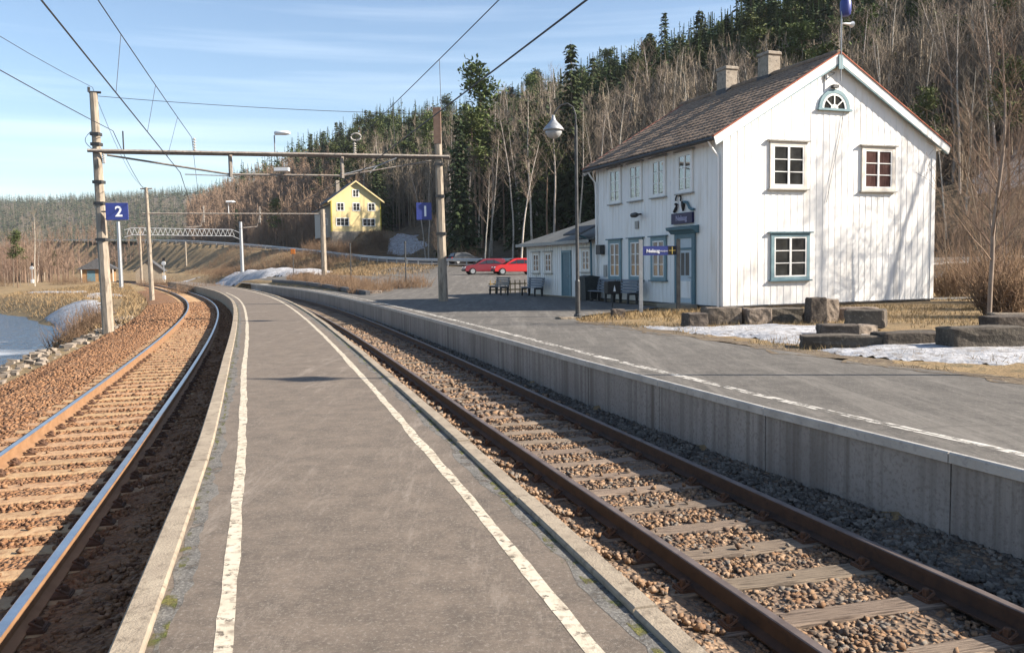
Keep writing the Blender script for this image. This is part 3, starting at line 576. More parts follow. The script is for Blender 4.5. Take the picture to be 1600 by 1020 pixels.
def window(parent, T, a0, a1, z0, z1, casing, room, rows=3, cols=2, cap=True, capm='grey_trim', name='window', wc=.13, sillm=None, recess=.03):
    w_ = obj(name, MB(), None, parent) if False else None
    m_ = MB(); f = lambda p, q, r_: T(p, q, r_); D0 = recess
    m_.box(a0, a0+wc, D0-.012, D0+.042, z0, z1, f); m_.box(a1-wc, a1, D0-.012, D0+.042, z0, z1, f)
    m_.box(a0+wc, a1-wc, D0-.012, D0+.040, z1-wc, z1, f); m_.box(a0+wc, a1-wc, D0-.012, D0+.040, z0, z0+wc*.8, f)
    w_ = obj(name, m_, MT[casing], parent)
    ga0, ga1, gz0, gz1 = a0+wc, a1-wc, z0+wc*.8, z1-wc
    obj('window_backing', MB().box(ga0, ga1, D0-.004, D0+.002, gz0, gz1, f), MT[room], w_)  # opaque backing sheet
    m_ = MB(); fw = .05; bw = .032
    m_.box(ga0, ga0+fw, D0+.004, D0+.034, gz0, gz1, f); m_.box(ga1-fw, ga1, D0+.004, D0+.034, gz0, gz1, f)
    m_.box(ga0+fw, ga1-fw, D0+.004, D0+.033, gz0, gz0+fw, f); m_.box(ga0+fw, ga1-fw, D0+.004, D0+.033, gz1-fw, gz1, f)
    xs = [ga0+fw]; wd = (ga1-ga0-2*fw); mw = .085
    for c in range(1, cols): x = ga0+fw+wd*c/cols; m_.box(x-mw/2, x+mw/2, D0+.004, D0+.036, gz0+fw, gz1-fw, f)
    for r_ in range(1, rows): z = gz0+fw+(gz1-gz0-2*fw)*r_/rows; m_.box(ga0+fw, ga1-fw, D0+.004, D0+.029, z-bw/2, z+bw/2, f)
    obj('frame', m_, MT['sash'], w_)
    for c in range(cols):
        for r_ in range(rows):
            p0 = ga0+fw+wd*c/cols+.01; p1_ = ga0+fw+wd*(c+1)/cols-.01; q0 = gz0+fw+(gz1-gz0-2*fw)*r_/rows+.006; q1 = gz0+fw+(gz1-gz0-2*fw)*(r_+1)/rows-.006
            tl = random.uniform(-.0016, .0016); V = [T(p0, D0+.012+tl, q0), T(p1_, D0+.012-tl, q0), T(p1_, D0+.013-tl, q1), T(p0, D0+.013+tl, q1)]
            mk('pane', V, [(0, 1, 2, 3)], MT['glass'], w_)
    if cap:
        obj('cap', MB().box(a0-.10, a1+.10, D0-.012, D0+.11, z1, z1+.045, f), MT[capm], w_)
        obj('sill', MB().box(a0-.07, a1+.07, D0-.012, D0+.10, z0-.045, z0, f), MT[sillm or capm], w_)
    return w_
window(hs, TG, 1.84, 3.36, 4.04, 5.62, 'trim', 'dark_room')
window(hs, TG, 5.72, 7.20, 4.02, 5.58, 'trim', 'red_curtain')
window(hs, TG, 1.90, 3.50, .96, 2.55, 'teal', 'dark_room', capm='teal_dark')
for a, r_ in ((7.05, 'dark_room'), (5.33, 'dark_room'), (3.56, 'dark_room'), (1.74, 'tan_blind')):
    window(hs, TS, a-.02, a+1.0, 4.05, 5.50, 'white', r_, wc=.10)
for a in (7.03, 5.25, 3.50): window(hs, TS, a, a+1.12, .96, 2.58, 'teal', 'tan_blind' if a != 3.5 else 'pale_curtain', capm='teal_dark', wc=.15)
for a in (1.2, 5.2): window(hs, TR, a, a+1.2, 1.0, 2.6, 'teal', 'dark_room', capm='teal_dark')
for a in (1.2, 5.2): window(hs, TR, a, a+1.2, 4.0, 5.5, 'trim', 'dark_room')
# half-round attic window
lc, lz, lr = 4.50, 6.80, .52
def arc(r_, n=14): return [(lc+r_*math.cos(math.pi*i/n), lz+r_*math.sin(math.pi*i/n)) for i in range(n+1)]
def ring(ro, ri, d0, d1, n=14):
    A, B = arc(ro, n), arc(ri, n); V = [TG(*[p[0], d, p[1]]) for d in (d0, d1) for p in A+B]; k = n+1; m_ = MB(); F = []
    for i in range(n): F += [(i, i+1, k+i+1, k+i), (2*k+i, 3*k+i, 3*k+i+1, 2*k+i+1), (i, 2*k+i, 2*k+i+1, i+1), (k+i, k+i+1, 3*k+i+1, 3*k+i)]
    return m_.add(V, F)
lw = obj('lunette_window', ring(.66, .53, .02, .07), MT['teal'], hs)
obj('frame', ring(.53, .45, .02, .06), MT['sash'], lw); obj('sill', MB().box(lc-.72, lc+.72, .02, .12, lz-.07, lz, TG), MT['teal'], lw)
obj('window_backing', MB().prism(arc(.46), .026, .030, lambda a, z, d: TG(a, d, z)), MT['dark_room'], lw)  # opaque sheet with the unlit attic's shade painted on
m_ = MB()
for an in (40, 90, 140):
    c, s = math.cos(R(an)), math.sin(R(an)); m_.prism([(lc-.02*s, lz+.02*c), (lc+.02*s, lz-.02*c), (lc+.46*c+.02*s, lz+.46*s-.02*c), (lc+.46*c-.02*s, lz+.46*s+.02*c)], .031, .058, lambda a, z, d: TG(a, d, z))
m_.prism(arc(.16, 8), .031, .058, lambda a, z, d: TG(a, d, z)); obj('glazing_bar', m_, MT['sash'], lw)
mk('pane', [TG(x, .036, z) for x, z in arc(.45)], [tuple(range(15))], MT['glass'], lw)
# roof
OH, OG = .38, .18
def rslab(side):
    m_ = MB(); u0, u1 = (-OH, W/2) if side < 0 else (W/2, W+OH)
    f = lambda u: EV+.17+SL*(u if u <= W/2 else W-u)
    pl = [(u0, f(u0)), (u1, f(u1)), (u1, f(u1)+.10), (u0, f(u0)+.10)]
    return m_.prism(pl, -OG, L+.35, lambda a, z, v: (a, v, z))
rf = obj('roof', rslab(-1), MT['slate'], hs); rf2 = obj('roof', rslab(1), MT['slate'], hs)
def tiles(side, parent):
    cs = math.sqrt(1+SL*SL); rows = 17; lenS = (W/2+OH+.05)*cs; cols = int((L+OG+.35)/.30); V = []; F = []; rr = random.Random(side)
    for i in range(rows):
        for j in range(cols+1):
            s0 = -.05+lenS*i/rows; s1 = s0+lenS/rows+.05; y0 = -OG-.02+j*.30; y1 = min(y0+.285, L+.37)
            if y1-y0 < .1: continue
            dz = rr.uniform(-.008, .008); base = len(V)
            for (s, h) in ((s0, .065), (s1, .03)):
                for (y, hh) in ((y0, 0), (y0*.65+y1*.35, .025), (y0*.3+y1*.7, -.005), (y1, .012)):
                    uu = -OH-.03+s/cs; z = EV+.17+SL*uu+.10+h+hh+dz; V.append((uu if side < 0 else W-uu, y, z))
            F += [(base+k_, base+k_+1, base+k_+5, base+k_+4) for k_ in range(3)]
            b2 = len(V); V += [(x, y, z-.05) for x, y, z in V[base:base+4]]; F += [(base+k_, b2+k_, b2+k_+1, base+k_+1) for k_ in range(3)]
    o = mk('roof_tiles', V, F, MT['tile'], parent); tag(o, kind='stuff'); return o
tiles(-1, rf); tiles(1, rf2)
m_ = MB()
for i in range(26): y = -OG+i*.39; m_.tube([(W/2, y, EV+.33+SL*W/2), (W/2, y+.40, EV+.345+SL*W/2)], .10, 7)
obj('ridge_tiles', m_, MT['tile'], rf)
def barge(y0, y1, parent):
    for s in (-1, 1):
        g = lambda u: (u if s < 0 else W-u)
        f = lambda u: EV+.17+SL*u
        pl = [(g(-OH-.10), f(-OH-.10)+.10), (g(-OH-.02), f(-OH-.02)-.20), (g(W/2), f(W/2)-.19), (g(W/2), f(W/2)+.13)]
        b_ = obj('barge_board', MB().prism(pl, y0, y1, lambda a, z, v: (a, v, z)), MT['white'], parent)
        pl = [(g(-OH-.12), f(-OH-.12)+.115), (g(W/2), f(W/2)+.135), (g(W/2), f(W/2)+.185), (g(-OH-.12), f(-OH-.12)+.16)]
        obj('verge_flashing', MB().prism(pl, y0-.03, y1+.06, lambda a, z, v: (a, v, z)), MT['redtile'], b_)
        pl = [(g(-OH+.02), f(-OH+.02)-.22), (g(W/2), f(W/2)-.26), (g(W/2), f(W/2)-.195), (g(-OH-.02), f(-OH-.02)-.205)]
        obj('barge_trim', MB().prism(pl, y0+.006, y1+.02, lambda a, z, v: (a, v, z)), MT['teal'], b_)
barge(-OG-.05, -OG-.004, hs); barge(L+.354, L+.40, hs)
for s in (-1, 1):    # painted soffits
    g = lambda u: (u if s < 0 else W-u)
    pl = [(g(-OH), EV+.165-SL*OH), (g(.0), EV+.165), (g(.0), EV+.12), (g(-OH), EV+.12-SL*OH)]
    obj('eave_soffit', MB().prism(pl, -OG+.01, L+.34, lambda a, z, v: (a, v, z)), MT['white'], hs)
    pl = [(g(.002), EV+.165), (g(W/2), EV+.165+SL*W/2), (g(W/2), EV+.11+SL*W/2), (g(.002), EV+.11)]
    obj('gable_soffit', MB().prism(pl, -OG+.01, -.03, lambda a, z, v: (a, v, z)), MT['grey_trim'], hs)
gu = obj('gutter', MB().tube([(-OH-.10, -OG, EV-.06), (-OH-.10, L+.3, EV-.09)], .07, 8), MT['darkmetal'], hs)
for y, x_ in ((.10, -.10), (L-.10, -.10)):
    obj('downpipe', MB().tube([(-OH-.1, y, EV-.1), (-OH+.05, y, EV-.35), (x_, y, EV-.62), (x_, y, .1), (x_-.12, y, .02)], .04, 7), MT['white'], hs)
# chimneys
for v, u_ in ((6.30, W/2-.05), (3.70, W/2+.05)):
    h0 = EV+SL*W/2-.4; c = obj('chimney', MB().box(u_-.27, u_+.27, v-.32, v+.32, h0, 9.42), MT['chimney'], hs)
    obj('chimney_cap', MB().box(u_-.32, u_+.32, v-.37, v+.37, 9.42, 9.56), MT['chimney'], c, bevel=.03)
    obj('flue', MB().box(u_-.15, u_+.15, v-.2, v+.2, 9.562, 9.60), MT['black'], c)
    obj('flashing', MB().box(u_-.30, u_+.30, v-.35, v+.35, h0, h0+.72), MT['slate'], c)
# antenna mast with horn, blue flag and peak bracket on the gable
mast = obj('mast', MB().tube([(W/2, -.26, 7.7), (W/2, -.27, 10.35)], .022, 6), MT['galv'], hs)
obj('siren_dome', MB().lathe([(.12, -.32), (.17, -.26), (.19, -.1), (.19, .12), (.15, .24), (.06, .31)], 12, (W/2+.16, -.27, 10.2)), MT['bluesign'], mast, smooth=True)
obj('siren_horn', MB().lathe([(.03, 0), (.05, .12), (.06, .28), (.13, .40), (.12, .41)], 10, (0, 0, 0), lambda x, y, z: (W/2+.05+z, -.27+x, 9.62+y*.8)), MT['lamp'], mast)
br = obj('peak_bracket', MB().tube([(W/2-.48, -.03, 7.72), (W/2-.48, -.03, 8.06), (W/2-.05, -.03, 8.02), (W/2-.48, -.03, 7.72)], .025, 5), MT['grey_trim'], hs)
obj('peak_block', MB().box(W/2-.09, W/2+.09, -OG-.10, -OG-.06, 8.10, 8.55), MT['teal'], hs)
obj('cable', MB().tube([(4.9, -.045, 6.7), (4.75, -.045, 5.9), (4.5, -.045, 4.9), (4.2, -.045, 3.6)], .010, 4), MT['grey_trim'], hs)
obj('gable_lamp', MB().box(4.36, 4.60, -.16, -.02, 7.50, 7.60), MT['darkmetal'], hs)
# door with surround, cornice, sign and emblem on the track wall
dr = obj('door', MB().box(1.72, 2.66, .03, .06, .18, 2.05, TS).box(1.72, 2.66, .03, .055, 2.13, 2.46, TS), mat('pale_blue_door', (.42, .50, .55), (.48, .55, .60), scale=3, rough=.5), hs)
for a in (1.92, 2.22): obj('pane', MB().box(a, a+.24, .061, .066, 1.15, 1.95, TS), MT['tan_blind'], dr)
for a in (1.82,): obj('panel', MB().box(a, a+.74, .061, .078, .35, .95, TS), MT['pale_curtain'] if False else MT['white'], dr)
obj('handle', MB().tube([TS(1.80, .06, 1.08), TS(1.80, .13, 1.08), TS(1.92, .13, 1.08)], .014, 5), MT['galv'], dr)
sr = obj('door_surround', MB().box(1.54, 1.72, .03, .10, .14, 2.62, TS).box(2.66, 2.84, .03, .10, .14, 2.62, TS).box(1.72, 2.66, .03, .09, 2.05, 2.13, TS).box(1.72, 2.66, .03, .09, 2.46, 2.62, TS), MT['teal_dark'], hs)
obj('cornice', MB().prism([(0, 2.62), (.12, 2.62), (.20, 2.72), (.32, 2.76), (.34, 2.86), (0, 2.90)], 1.36, 3.02, lambda d, z, a: TS(a, d+.02, z)), MT['teal_dark'], sr)
obj('doorstep', MB().box(1.4, 3.0, .06, .75, -.05, .15, TS), MT['stonebase'], hs)
sg = obj('station_sign', MB().box(1.66, 3.02, .03, .12, 2.98, 3.36, TS), MT['darkblue'], hs, label='navy blue sign over the station door with faint pale lettering')
MS = Matrix(((0, 0, -1, 0), (-1, 0, 0, 0), (0, 1, 0, 0), (0, 0, 0, 1)))      # text frame on the track wall
text_mesh('Nelaug', .26, mat('faded_lettering', (.30, .29, .42), rough=.5), 'lettering', sg, Matrix.Translation(TS(2.34, .125, 3.17)) @ MS, bold=.008)
em = obj('emblem', MB().tube([TS(2.62+.17*math.cos(a), .07, 3.86+.17*math.sin(a)) for a in np.linspace(-.3, 3.6, 12)], .03, 6), MT['black'], hs, label='black ironwork emblem of a wheel and curved wings')
obj('wing', MB().tube([TS(2.9, .07, 3.42), TS(2.78, .07, 3.55), TS(2.72, .07, 3.68), TS(2.80, .07, 3.70)], .055, 6), MT['black'], em)
obj('wing', MB().tube([TS(2.3, .07, 3.42), TS(2.3, .07, 3.62), TS(2.36, .07, 3.76)], [.03, .075, .05], 6), MT['black'], em)
obj('wing', MB().tube([TS(2.25, .07, 3.74), TS(2.05, .07, 3.72), TS(1.9, .07, 3.52), TS(1.72, .07, 3.44), TS(1.60, .07, 3.44)], .05, 6), MT['teal_dark'], em)
cc = obj('wall_camera', MB().tube([TS(5.4, .02, 3.5), TS(5.4, .3, 3.48)], .04, 6).lathe([(.09, 0), (.10, .3), (.07, .42)], 8, (0, 0, 0), lambda x, y, z: TS(5.55-z, .34+x, 3.46+y)), MT['darkmetal'], hs)
obj('vent_grille', MB().box(5.6, 5.85, .03, .06, 2.95, 3.25, TS), MT['grey_trim'], hs)
obj('meter_box', MB().box(8.55, 8.95, .03, .25, 2.0, 2.4, TS), MT['darkmetal'], hs); obj('notice_plate', MB().box(8.35, 8.62, .03, .06, 1.05, 1.55, TS), MT['grey_trim'], hs)

# ------------------------------------------------------------------ annex
AL0, AL1, AW, AE = L+.02, 17.75, 6.5, 2.70
an = thing('annex', 'low white timber annex with grey hipped roof and blue door', 'building', (7.0, 28.33, 0), HA)
def TA(a, d, z): return (.06-d, a, z)
obj('wall', MB().box(.06, AW, AL0, AL1, .10, AE), MT['white'], an); obj('foundation', MB().box(.10, AW-.04, AL0, AL1-.04, -.3, .098), MT['stonebase'], an)
for i in range(31):
    a = AL0+.10+i*.27
    if a+.16 < AL1: obj('cladding_board', MB().box(a, a+.155, .001, .024, .12, AE-.03, TA), MT['white'], an)
for a0 in (15.95, 14.35): window(an, TA, a0, a0+.86, 1.18, 2.22, 'trim', 'dark_room', wc=.09, capm='grey_trim')
window(an, TA, 10.05, 10.95, 1.25, 2.30, 'trim', 'pale_curtain', wc=.10)
dd = obj('door', MB().box(12.2, 13.05, .024, .05, .12, 2.15, TA), MT['teal_dark'], an, label='blue plank door of the annex'); 
obj('door_frame', MB().box(12.1, 12.2, .02, .08, .12, 2.25, TA).box(13.05, 13.15, .02, .08, .12, 2.25, TA).box(12.2, 13.05, .02, .08, 2.15, 2.25, TA), MT['teal'], dd)
obj('handle', MB().tube([TA(12.32, .05, 1.05), TA(12.32, .11, 1.05), TA(12.45, .11, 1.05)], .014, 5), MT['galv'], dd)
e0, e1, b0, b1 = -.40, AW+.4, AL0, AL1+.40; rz_ = AE+1.28; rm = (e0+e1)/2
V = [(e0, b0, AE-.06), (e0, b1, AE-.06), (e1, b1, AE-.06), (e1, b0, AE-.06), (rm, b0, rz_), (rm, b1-2.6, rz_)]
V += [(x, y, z-.10) for x, y, z in V]
ar = obj('roof', MB().add(V, [(0, 4, 5, 1), (1, 5, 2), (2, 5, 4, 3), (0, 3, 4), (6, 7, 11, 10), (7, 8, 11), (8, 9, 10, 11), (0, 1, 7, 6), (1, 2, 8, 7), (2, 3, 9, 8)]), MT['roofgrey'], an)
obj('fascia', MB().box(-.42, -.402, AL0, AL1+.40, AE-.18, AE-.03), MT['grey_trim'], ar)
obj('porch_roof', MB().prism([(-.75, 2.95), (.0, 3.30), (.0, 3.22), (-.75, 2.87)], AL0, AL0+1.9, lambda x, z, y: (x, y, z)), MT['slate'], an)
obj('downpipe', MB().tube([TA(9.75, .72, 2.85), TA(9.75, .45, 2.75), TA(9.75, .15, 2.55), TA(9.75, .12, .1)], .05, 7), MT['teal_dark'], an)

# ------------------------------------------------------------------ lamp posts, station name board, notice box, bins, benches
def lamp_post(x, y, label, up=0.):
    z = tz(x, y); p = thing('lamp_post', label, 'lamp post', (x, y, z))
    obj('post', MB().lathe([(.075, 0), (.075, 1.1), (.055, 1.15), (.045, 5.7+up)], 10), MT['darkmetal'], p)
    obj('base_collar', MB().lathe([(.12, 0), (.12, .10), (.08, .14)], 10), MT['darkmetal'], p)
    pts = [(a, 0, z_+up) for a, z_ in ((0, 5.6), (-.01, 6.0), (-.08, 6.22), (-.24, 6.33), (-.45, 6.28), (-.60, 6.10), (-.66, 5.92))]
    obj('swan_neck', MB().tube(pts, .026, 7), MT['darkmetal'], p)
    sh = obj('lamp_shade', MB().lathe([(.04, .32), (.06, .20), (.12, .12), (.22, .02), (.30, -.08), (.31, -.12), (.26, -.13)], 18, (-.66, 0, 5.68+up)), MT['galv'], p, smooth=True)
    obj('lamp_bowl', MB().lathe([(.25, 0), (.24, -.08), (.17, -.18), (.06, -.235)], 16, (-.66, 0, 5.55+up)), MT['bowl'], sh, smooth=True)
lamp_post(1.98, 25.54, 'slim dark lamp post with swan neck beside the dry grass strip')
lamp_post(10.8, 10.9, 'taller slim lamp post with swan neck on the open platform', 2.4)

def board_sign():
    p = thing('platform_sign', 'blue station name board with white lettering on two posts', 'sign', (4.27, 28.15, 0), R(1))
    obj('post', MB().box(-.06, .06, -.05, .05, -.1, 2.38), MT['galv'], p); obj('post', MB().box(1.18, 1.30, -.05, .05, -.1, 2.38), MT['darkmetal'], p)
    b_ = obj('sign_board', MB().box(.062, 1.178, -.03, .02, 1.86, 2.16), MT['bluesign'], p)
    obj('pictogram_plate', MB().box(.90, 1.17, -.034, -.031, 1.87, 2.15), MT['black'], b_)
    t_ = obj('pictogram', MB().box(1.02, 1.045, -.04, -.035, 1.89, 2.13).box(.92, 1.15, -.039, -.0355, 2.0, 2.02), MT['signyellow'], b_)
    MX = Matrix.Translation((.40, -.034, 2.0)) @ Matrix.Rotation(R(90), 4, 'X')
    text_mesh('Nelaug', .155, MT['signwhite'], 'lettering', b_, MX, bold=.006)
    text_mesh('stasjon', .09, MT['signwhite'], 'lettering', b_, Matrix.Translation((.76, -.034, 2.0)) @ Matrix.Rotation(R(90), 4, 'X'))
board_sign()
nb = thing('litter_box', 'black litter box with white mark on a low post by the wall', 'litter box', (3.62, 30.6, 0), HA)
obj('post', MB().tube([(0, 0, 0), (0, 0, .8)], .03, 6), MT['darkmetal'], nb); bx = obj('box', MB().box(-.26, .26, -.16, .16, .52, .98), MT['black'], nb, bevel=.02)
obj('mark', MB().prism([(-.05, .62), (.05, .62), (0, .84)], -.17, -.162, lambda a, z, y: (a, y, z)), MT['signwhite'], bx)
def to_w(u_, v_): return 7.0+u_*math.cos(HA)-v_*math.sin(HA), 28.33+u_*math.sin(HA)+v_*math.cos(HA)
def bin_(u_, v_, label):
    x, y = to_w(u_, v_); p = thing('wheelie_bin', label, 'bin', (x, y, tz(x, y)), HA)
    b_ = obj('body', MB().add([(-.26, -.3, .08), (.26, -.3, .08), (.26, .3, .08), (-.26, .3, .08), (-.33, -.38, 1.0), (.33, -.38, 1.0), (.33, .38, 1.0), (-.33, .38, 1.0)], [(3, 2, 1, 0), (4, 5, 6, 7), (0, 1, 5, 4), (1, 2, 6, 5), (2, 3, 7, 6), (3, 0, 4, 7)]), MT['binplastic'], p)
    obj('lid', MB().prism([(-.36, 1.0), (.36, 1.0), (.36, 1.05), (0, 1.12), (-.36, 1.06)], -.42, .42, lambda a, z, y: (a, y, z)), MT['binplastic'], p)
    for s in (-.3, .3): obj('wheel', MB().lathe([(.1, -.03), (.1, .03)], 10, (0, 0, 0), lambda a, b_, c, s=s: (s+c, .3+a, .1+b_)), MT['tyre'], p)
bin_(-.6, 9.0, 'dark plastic wheelie bin where the annex joins the house')
def bench(u_, v_, ln, mat_, label, back=True):
    x, y = to_w(u_, v_); p = thing('bench', label, 'bench', (x, y, tz(x, y)+.03), HA)
    for s in (-ln/2+.2, ln/2-.2): obj('leg', MB().prism([(-.26, 0), (-.20, 0), (-.17, .42), (.18, .42), (.26, .85), (.20, .86), (.12, .50), (.10, .06), (.16, 0), (.22, 0), (.20, .36), (-.22, .36)][:0] or [(-.25, 0), (-.17, 0), (-.15, .36), (.12, .36), (.14, 0), (.22, 0), (.30, .92), (.24, .93), (.16, .43), (-.23, .43)], s-.03, s+.03, lambda a, z, y: (a, y, z)), MT['darkmetal'], p)
    for i in range(4): obj('seat_slat', MB().box(-.25+i*.105, -.165+i*.105, -ln/2, ln/2, .432, .465), mat_, p)
    for i in range(4): obj('back_slat', MB().box(.165+i*.026, .195+i*.026, -ln/2, ln/2, .50+i*.115, .59+i*.115), mat_, p)
def slab_bench(u_, v_, label):
    x, y = to_w(u_, v_); bench(u_, v_, 1.9, MT['benchwood'], label)
bench(-.62, 7.6, 1.75, MT['benchblue'], 'blue grey slatted bench next to the wheelie bin'); bench(-.62, 5.7, 1.75, MT['benchblue'], 'blue grey slatted bench behind the black litter box')
bench(-1.3, 18.4, 2.1, MT['benchwood'], 'weathered grey slatted bench off the end of the annex'); bench(-.62, 15.4, 2.1, MT['benchblue'], 'blue grey slatted bench under the paired annex windows')
# low picket fence stub by the annex end
fx, fy = to_w(-.3, 19.6); pf = thing('picket_fence', 'short ochre picket fence at the end of the annex', 'fence', (fx, fy, tz(fx, fy)), R(8))
for i in range(8): obj('picket', MB().prism([(-.03, 0), (.03, 0), (.03, .72), (0, .78), (-.03, .72)], -.012, .012, lambda a, z, y, i=i: (-1.0+i*.27+a, y, z)), mat('ochre_timber%d' % 0, (.34, .24, .11), rough=.9) if i == 0 else bpy.data.materials['ochre_timber0'], pf)
obj('rail', MB().box(-1.1, 1.0, .012, .04, .2, .27).box(-1.1, 1.0, .012, .04, .52, .59), bpy.data.materials['ochre_timber0'], pf)

# ------------------------------------------------------------------ overhead line gantries
def pole(name, parent, x, y, z0, z1, w0, w1, lean=0, m='polec', bands=(), rusttop=0):
    V = []; 
    for z, w_ in ((z0, w0), (z1, w1)):
        dx = lean*(z-z0); h = w_/2; c = h*.45
        V += [(x+dx+a, y+b_, z) for a, b_ in ((-h, -c), (-c, -h), (c, -h), (h, -c), (h, c), (c, h), (-c, h), (-h, c))]
    p = obj('pole', MB().add(V, [(i, (i+1) % 8, 8+(i+1) % 8, 8+i) for i in range(8)]+[tuple(range(8))[::-1], tuple(range(8, 16))]), MT[m], parent)
    for bz in bands:
        w_ = w0+(w1-w0)*(bz-z0)/(z1-z0)+.05; dx = lean*(bz-z0)
        obj('band', MB().box(x+dx-w_/2, x+dx+w_/2, y-w_/2, y+w_/2, bz-.06, bz+.06), MT['darkmetal'], p)
    if rusttop: w_ = w1+.02; dx = lean*(z1-z0); obj('rusty_cap', MB().box(x+dx-w_/2-.01, x+dx+w_/2+.01, y-w_/2-.01, y+w_/2+.01, z1-rusttop, z1+.02), MT['poler'], p)
    return p
def insulator(parent, p0, p1_, name='insulator'):
    a, b_ = Vector(p0), Vector(p1_); n = 5; m_ = MB(); m_.tube([a, b_], .02, 5)
    for i in range(n): c = a.lerp(b_, (i+.7)/(n+.4)); d = (b_-a).normalized()*.018; m_.tube([c-d, c+d], .07, 8)
    return obj(name, m_, MT['insul'], parent)
def number_sign(x, y, z, w_, h, ch, label, ax):
    p = thing('track_sign', label, 'sign', (x, y, z), R(8))
    b_ = obj('panel', MB().box(-w_/2, w_/2, -.02, .02, -h/2, h/2), MT['bluesign'], p, bevel=.008)
    text_mesh(ch, h*.85, MT['signwhite'], 'numeral', b_, Matrix.Translation((.08*w_, -.024, -.02)) @ Matrix.Rotation(R(90), 4, 'X'), bold=.012)
    obj('bracket', MB().box(ax[0], ax[1], .0, .05, -.03, .03), MT['darkmetal'], p); return p
G1a, G1b = (-16.45, 34.7), (-3.05, 38.25)
g1 = thing('overhead_gantry', 'steel gantry on two tall concrete poles spanning both platforms', 'gantry', (0, 0, 0))
def gl(s, z, d=0): return (G1a[0]+(G1b[0]-G1a[0])*s, G1a[1]+(G1b[1]-G1a[1])*s+d, z)
pole('pole', g1, *G1a, -1.5, 8.72, .42, .27, -.012, bands=(2.9, 4.35, 5.2, 6.7, 7.1))
pole('pole', g1, *G1b, -.3, 8.55, .42, .28, -.012, bands=(3.05, 4.7, 6.1), rusttop=1.55)
obj('top_arm', MB().tube([gl(-.02, 8.75), gl(.012, 8.75)], .05, 6).tube([gl(-.02, 8.75), gl(-.02, 8.95)], .05, 6), MT['darkmetal'], g1)
bm_ = MB()
for d in (-.22, .22): bm_.tube([gl(-.025, 6.42, d), gl(1.03, 6.42, d)], .07, 4)
for i in range(12): bm_.tube([gl(i/11, 6.42, -.2), gl(i/11, 6.42, .2)], .03, 4)
obj('cross_beam', bm_, MT['beam'], g1)
obj('tie_rod', MB().tube([gl(.02, 6.28), gl(.36, 5.56)], .045, 6).tube([gl(.36, 5.56), gl(.69, 5.56)], .05, 6).tube([gl(.69, 5.56), gl(.97, 6.25)], .035, 6), MT['beam'], g1)
for s in (.36, .69): obj('drop_arm', MB().tube([gl(s, 6.4), gl(s, 5.45)], .085, 6), MT['beam'], g1)
insulator(g1, gl(.26, 6.48), gl(.26, 7.05)); insulator(g1, gl(.02, 5.9, -.3), gl(.02, 6.3, -.3)); insulator(g1, gl(.73, 6.48), gl(.73, 7.0))
obj('lamp_stem', MB().tube([gl(.49, 6.4), gl(.49, 7.22)], .03, 5), MT['galv'], g1)
obj('ring_mount', MB().tube([Vector(gl(.735, 7.0+.22))+Vector((.22*math.cos(a), 0, .22*math.sin(a)*.7)) for a in np.linspace(0, 6.28, 13)], .04, 6), MT['insul'], g1)
obj('wire_stand', MB().tube([gl(.065, 6.4), gl(.065, 7.25)], .03, 5), MT['darkmetal'], g1)
lh = obj('luminaire', MB().lathe([(.05, 0), (.15, .04), (.17, .45), (.13, .62), (.05, .68)], 12, (0, 0, 0), lambda x, y, z: (gl(.49, 0)[0]+z, gl(.49, 0)[1]+x, 7.30+y*.55)), MT['lamp'], g1, smooth=True)
obj('registration_arm', MB().tube([gl(.69, 5.6), gl(.80, 6.0), gl(.86, 6.35)], .03, 5).tube([gl(.80, 6.02), gl(.775, 5.7)], .025, 5), MT['galv'], g1)
obj('registration_arm', MB().tube([gl(.36, 5.5), gl(.23, 5.55)], .025, 5), MT['galv'], g1)
obj('cable_loop', MB().tube([(G1a[0]-.25-.3*math.sin(a), G1a[1], 6.5+.75*a/3.14) for a in np.linspace(0, 3.14, 9)], .012, 4), MT['wire'], g1)
x, y, z = gl(.495, 5.5); obj('far_floodlight', MB().box(x-.1, x+.5, y-.15, y+.15, 5.72, 5.86), MT['lamp'], g1)
number_sign(-15.75, 34.45, 4.0, .86, .68, '2', 'blue track sign numbered two on the lakeside gantry pole', (-.60, -.40)); number_sign(-3.83, 38.2, 4.05, .68, .76, '1', 'blue track sign numbered one on the car park gantry pole', (.30, .62))
# second and third gantry round the bend, single masts beyond
G2a, G2b = (-29.3, 69.6), (-16.6, 76.0)
g2 = thing('overhead_gantry', 'thin beam gantry on slender poles at the bend', 'gantry', (0, 0, 0))
pole('pole', g2, *G2a, -1.4, 8.3, .36, .24, -.008); pole('pole', g2, *G2b, -.2, 6.75, .46, .40, 0)
obj('top_arm', MB().tube([(G2a[0]-.55, G2a[1], 8.2), (G2a[0]+.4, G2a[1], 8.2)], .06, 5), MT['beam'], g2)
def g2l(s, z): return (G2a[0]+(G2b[0]-G2a[0])*s, G2a[1]+(G2b[1]-G2a[1])*s, z)
obj('cross_beam', MB().tube([g2l(-.03, 6.2), g2l(1.02, 6.35)], .06, 4), MT['beam'], g2)
for s in (.30, .62): insulator(g2, g2l(s, 6.2), g2l(s, 5.5)); insulator(g2, g2l(s, 6.3), g2l(s, 6.9)); 
for s in (.30, .62): obj('drop_arm', MB().tube([g2l(s, 6.2), g2l(s-.02, 5.2), g2l(s-.1, 5.1)], .05, 5), MT['beam'], g2)
x, y, z = g2l(.44, 7.0); obj('luminaire', MB().lathe([(.05, 0), (.18, .05), (.2, .6), (.05, .8)], 10, (0, 0, 0), lambda a, b_, c: (x+c-.2, y+a, 7.25+b_*.55)).tube([(x, y, 6.3), (x, y, 7.2)], .03, 5), MT['lamp'], g2)
G3a, G3b = (-50.2, 110.), (-38.0, 121.)
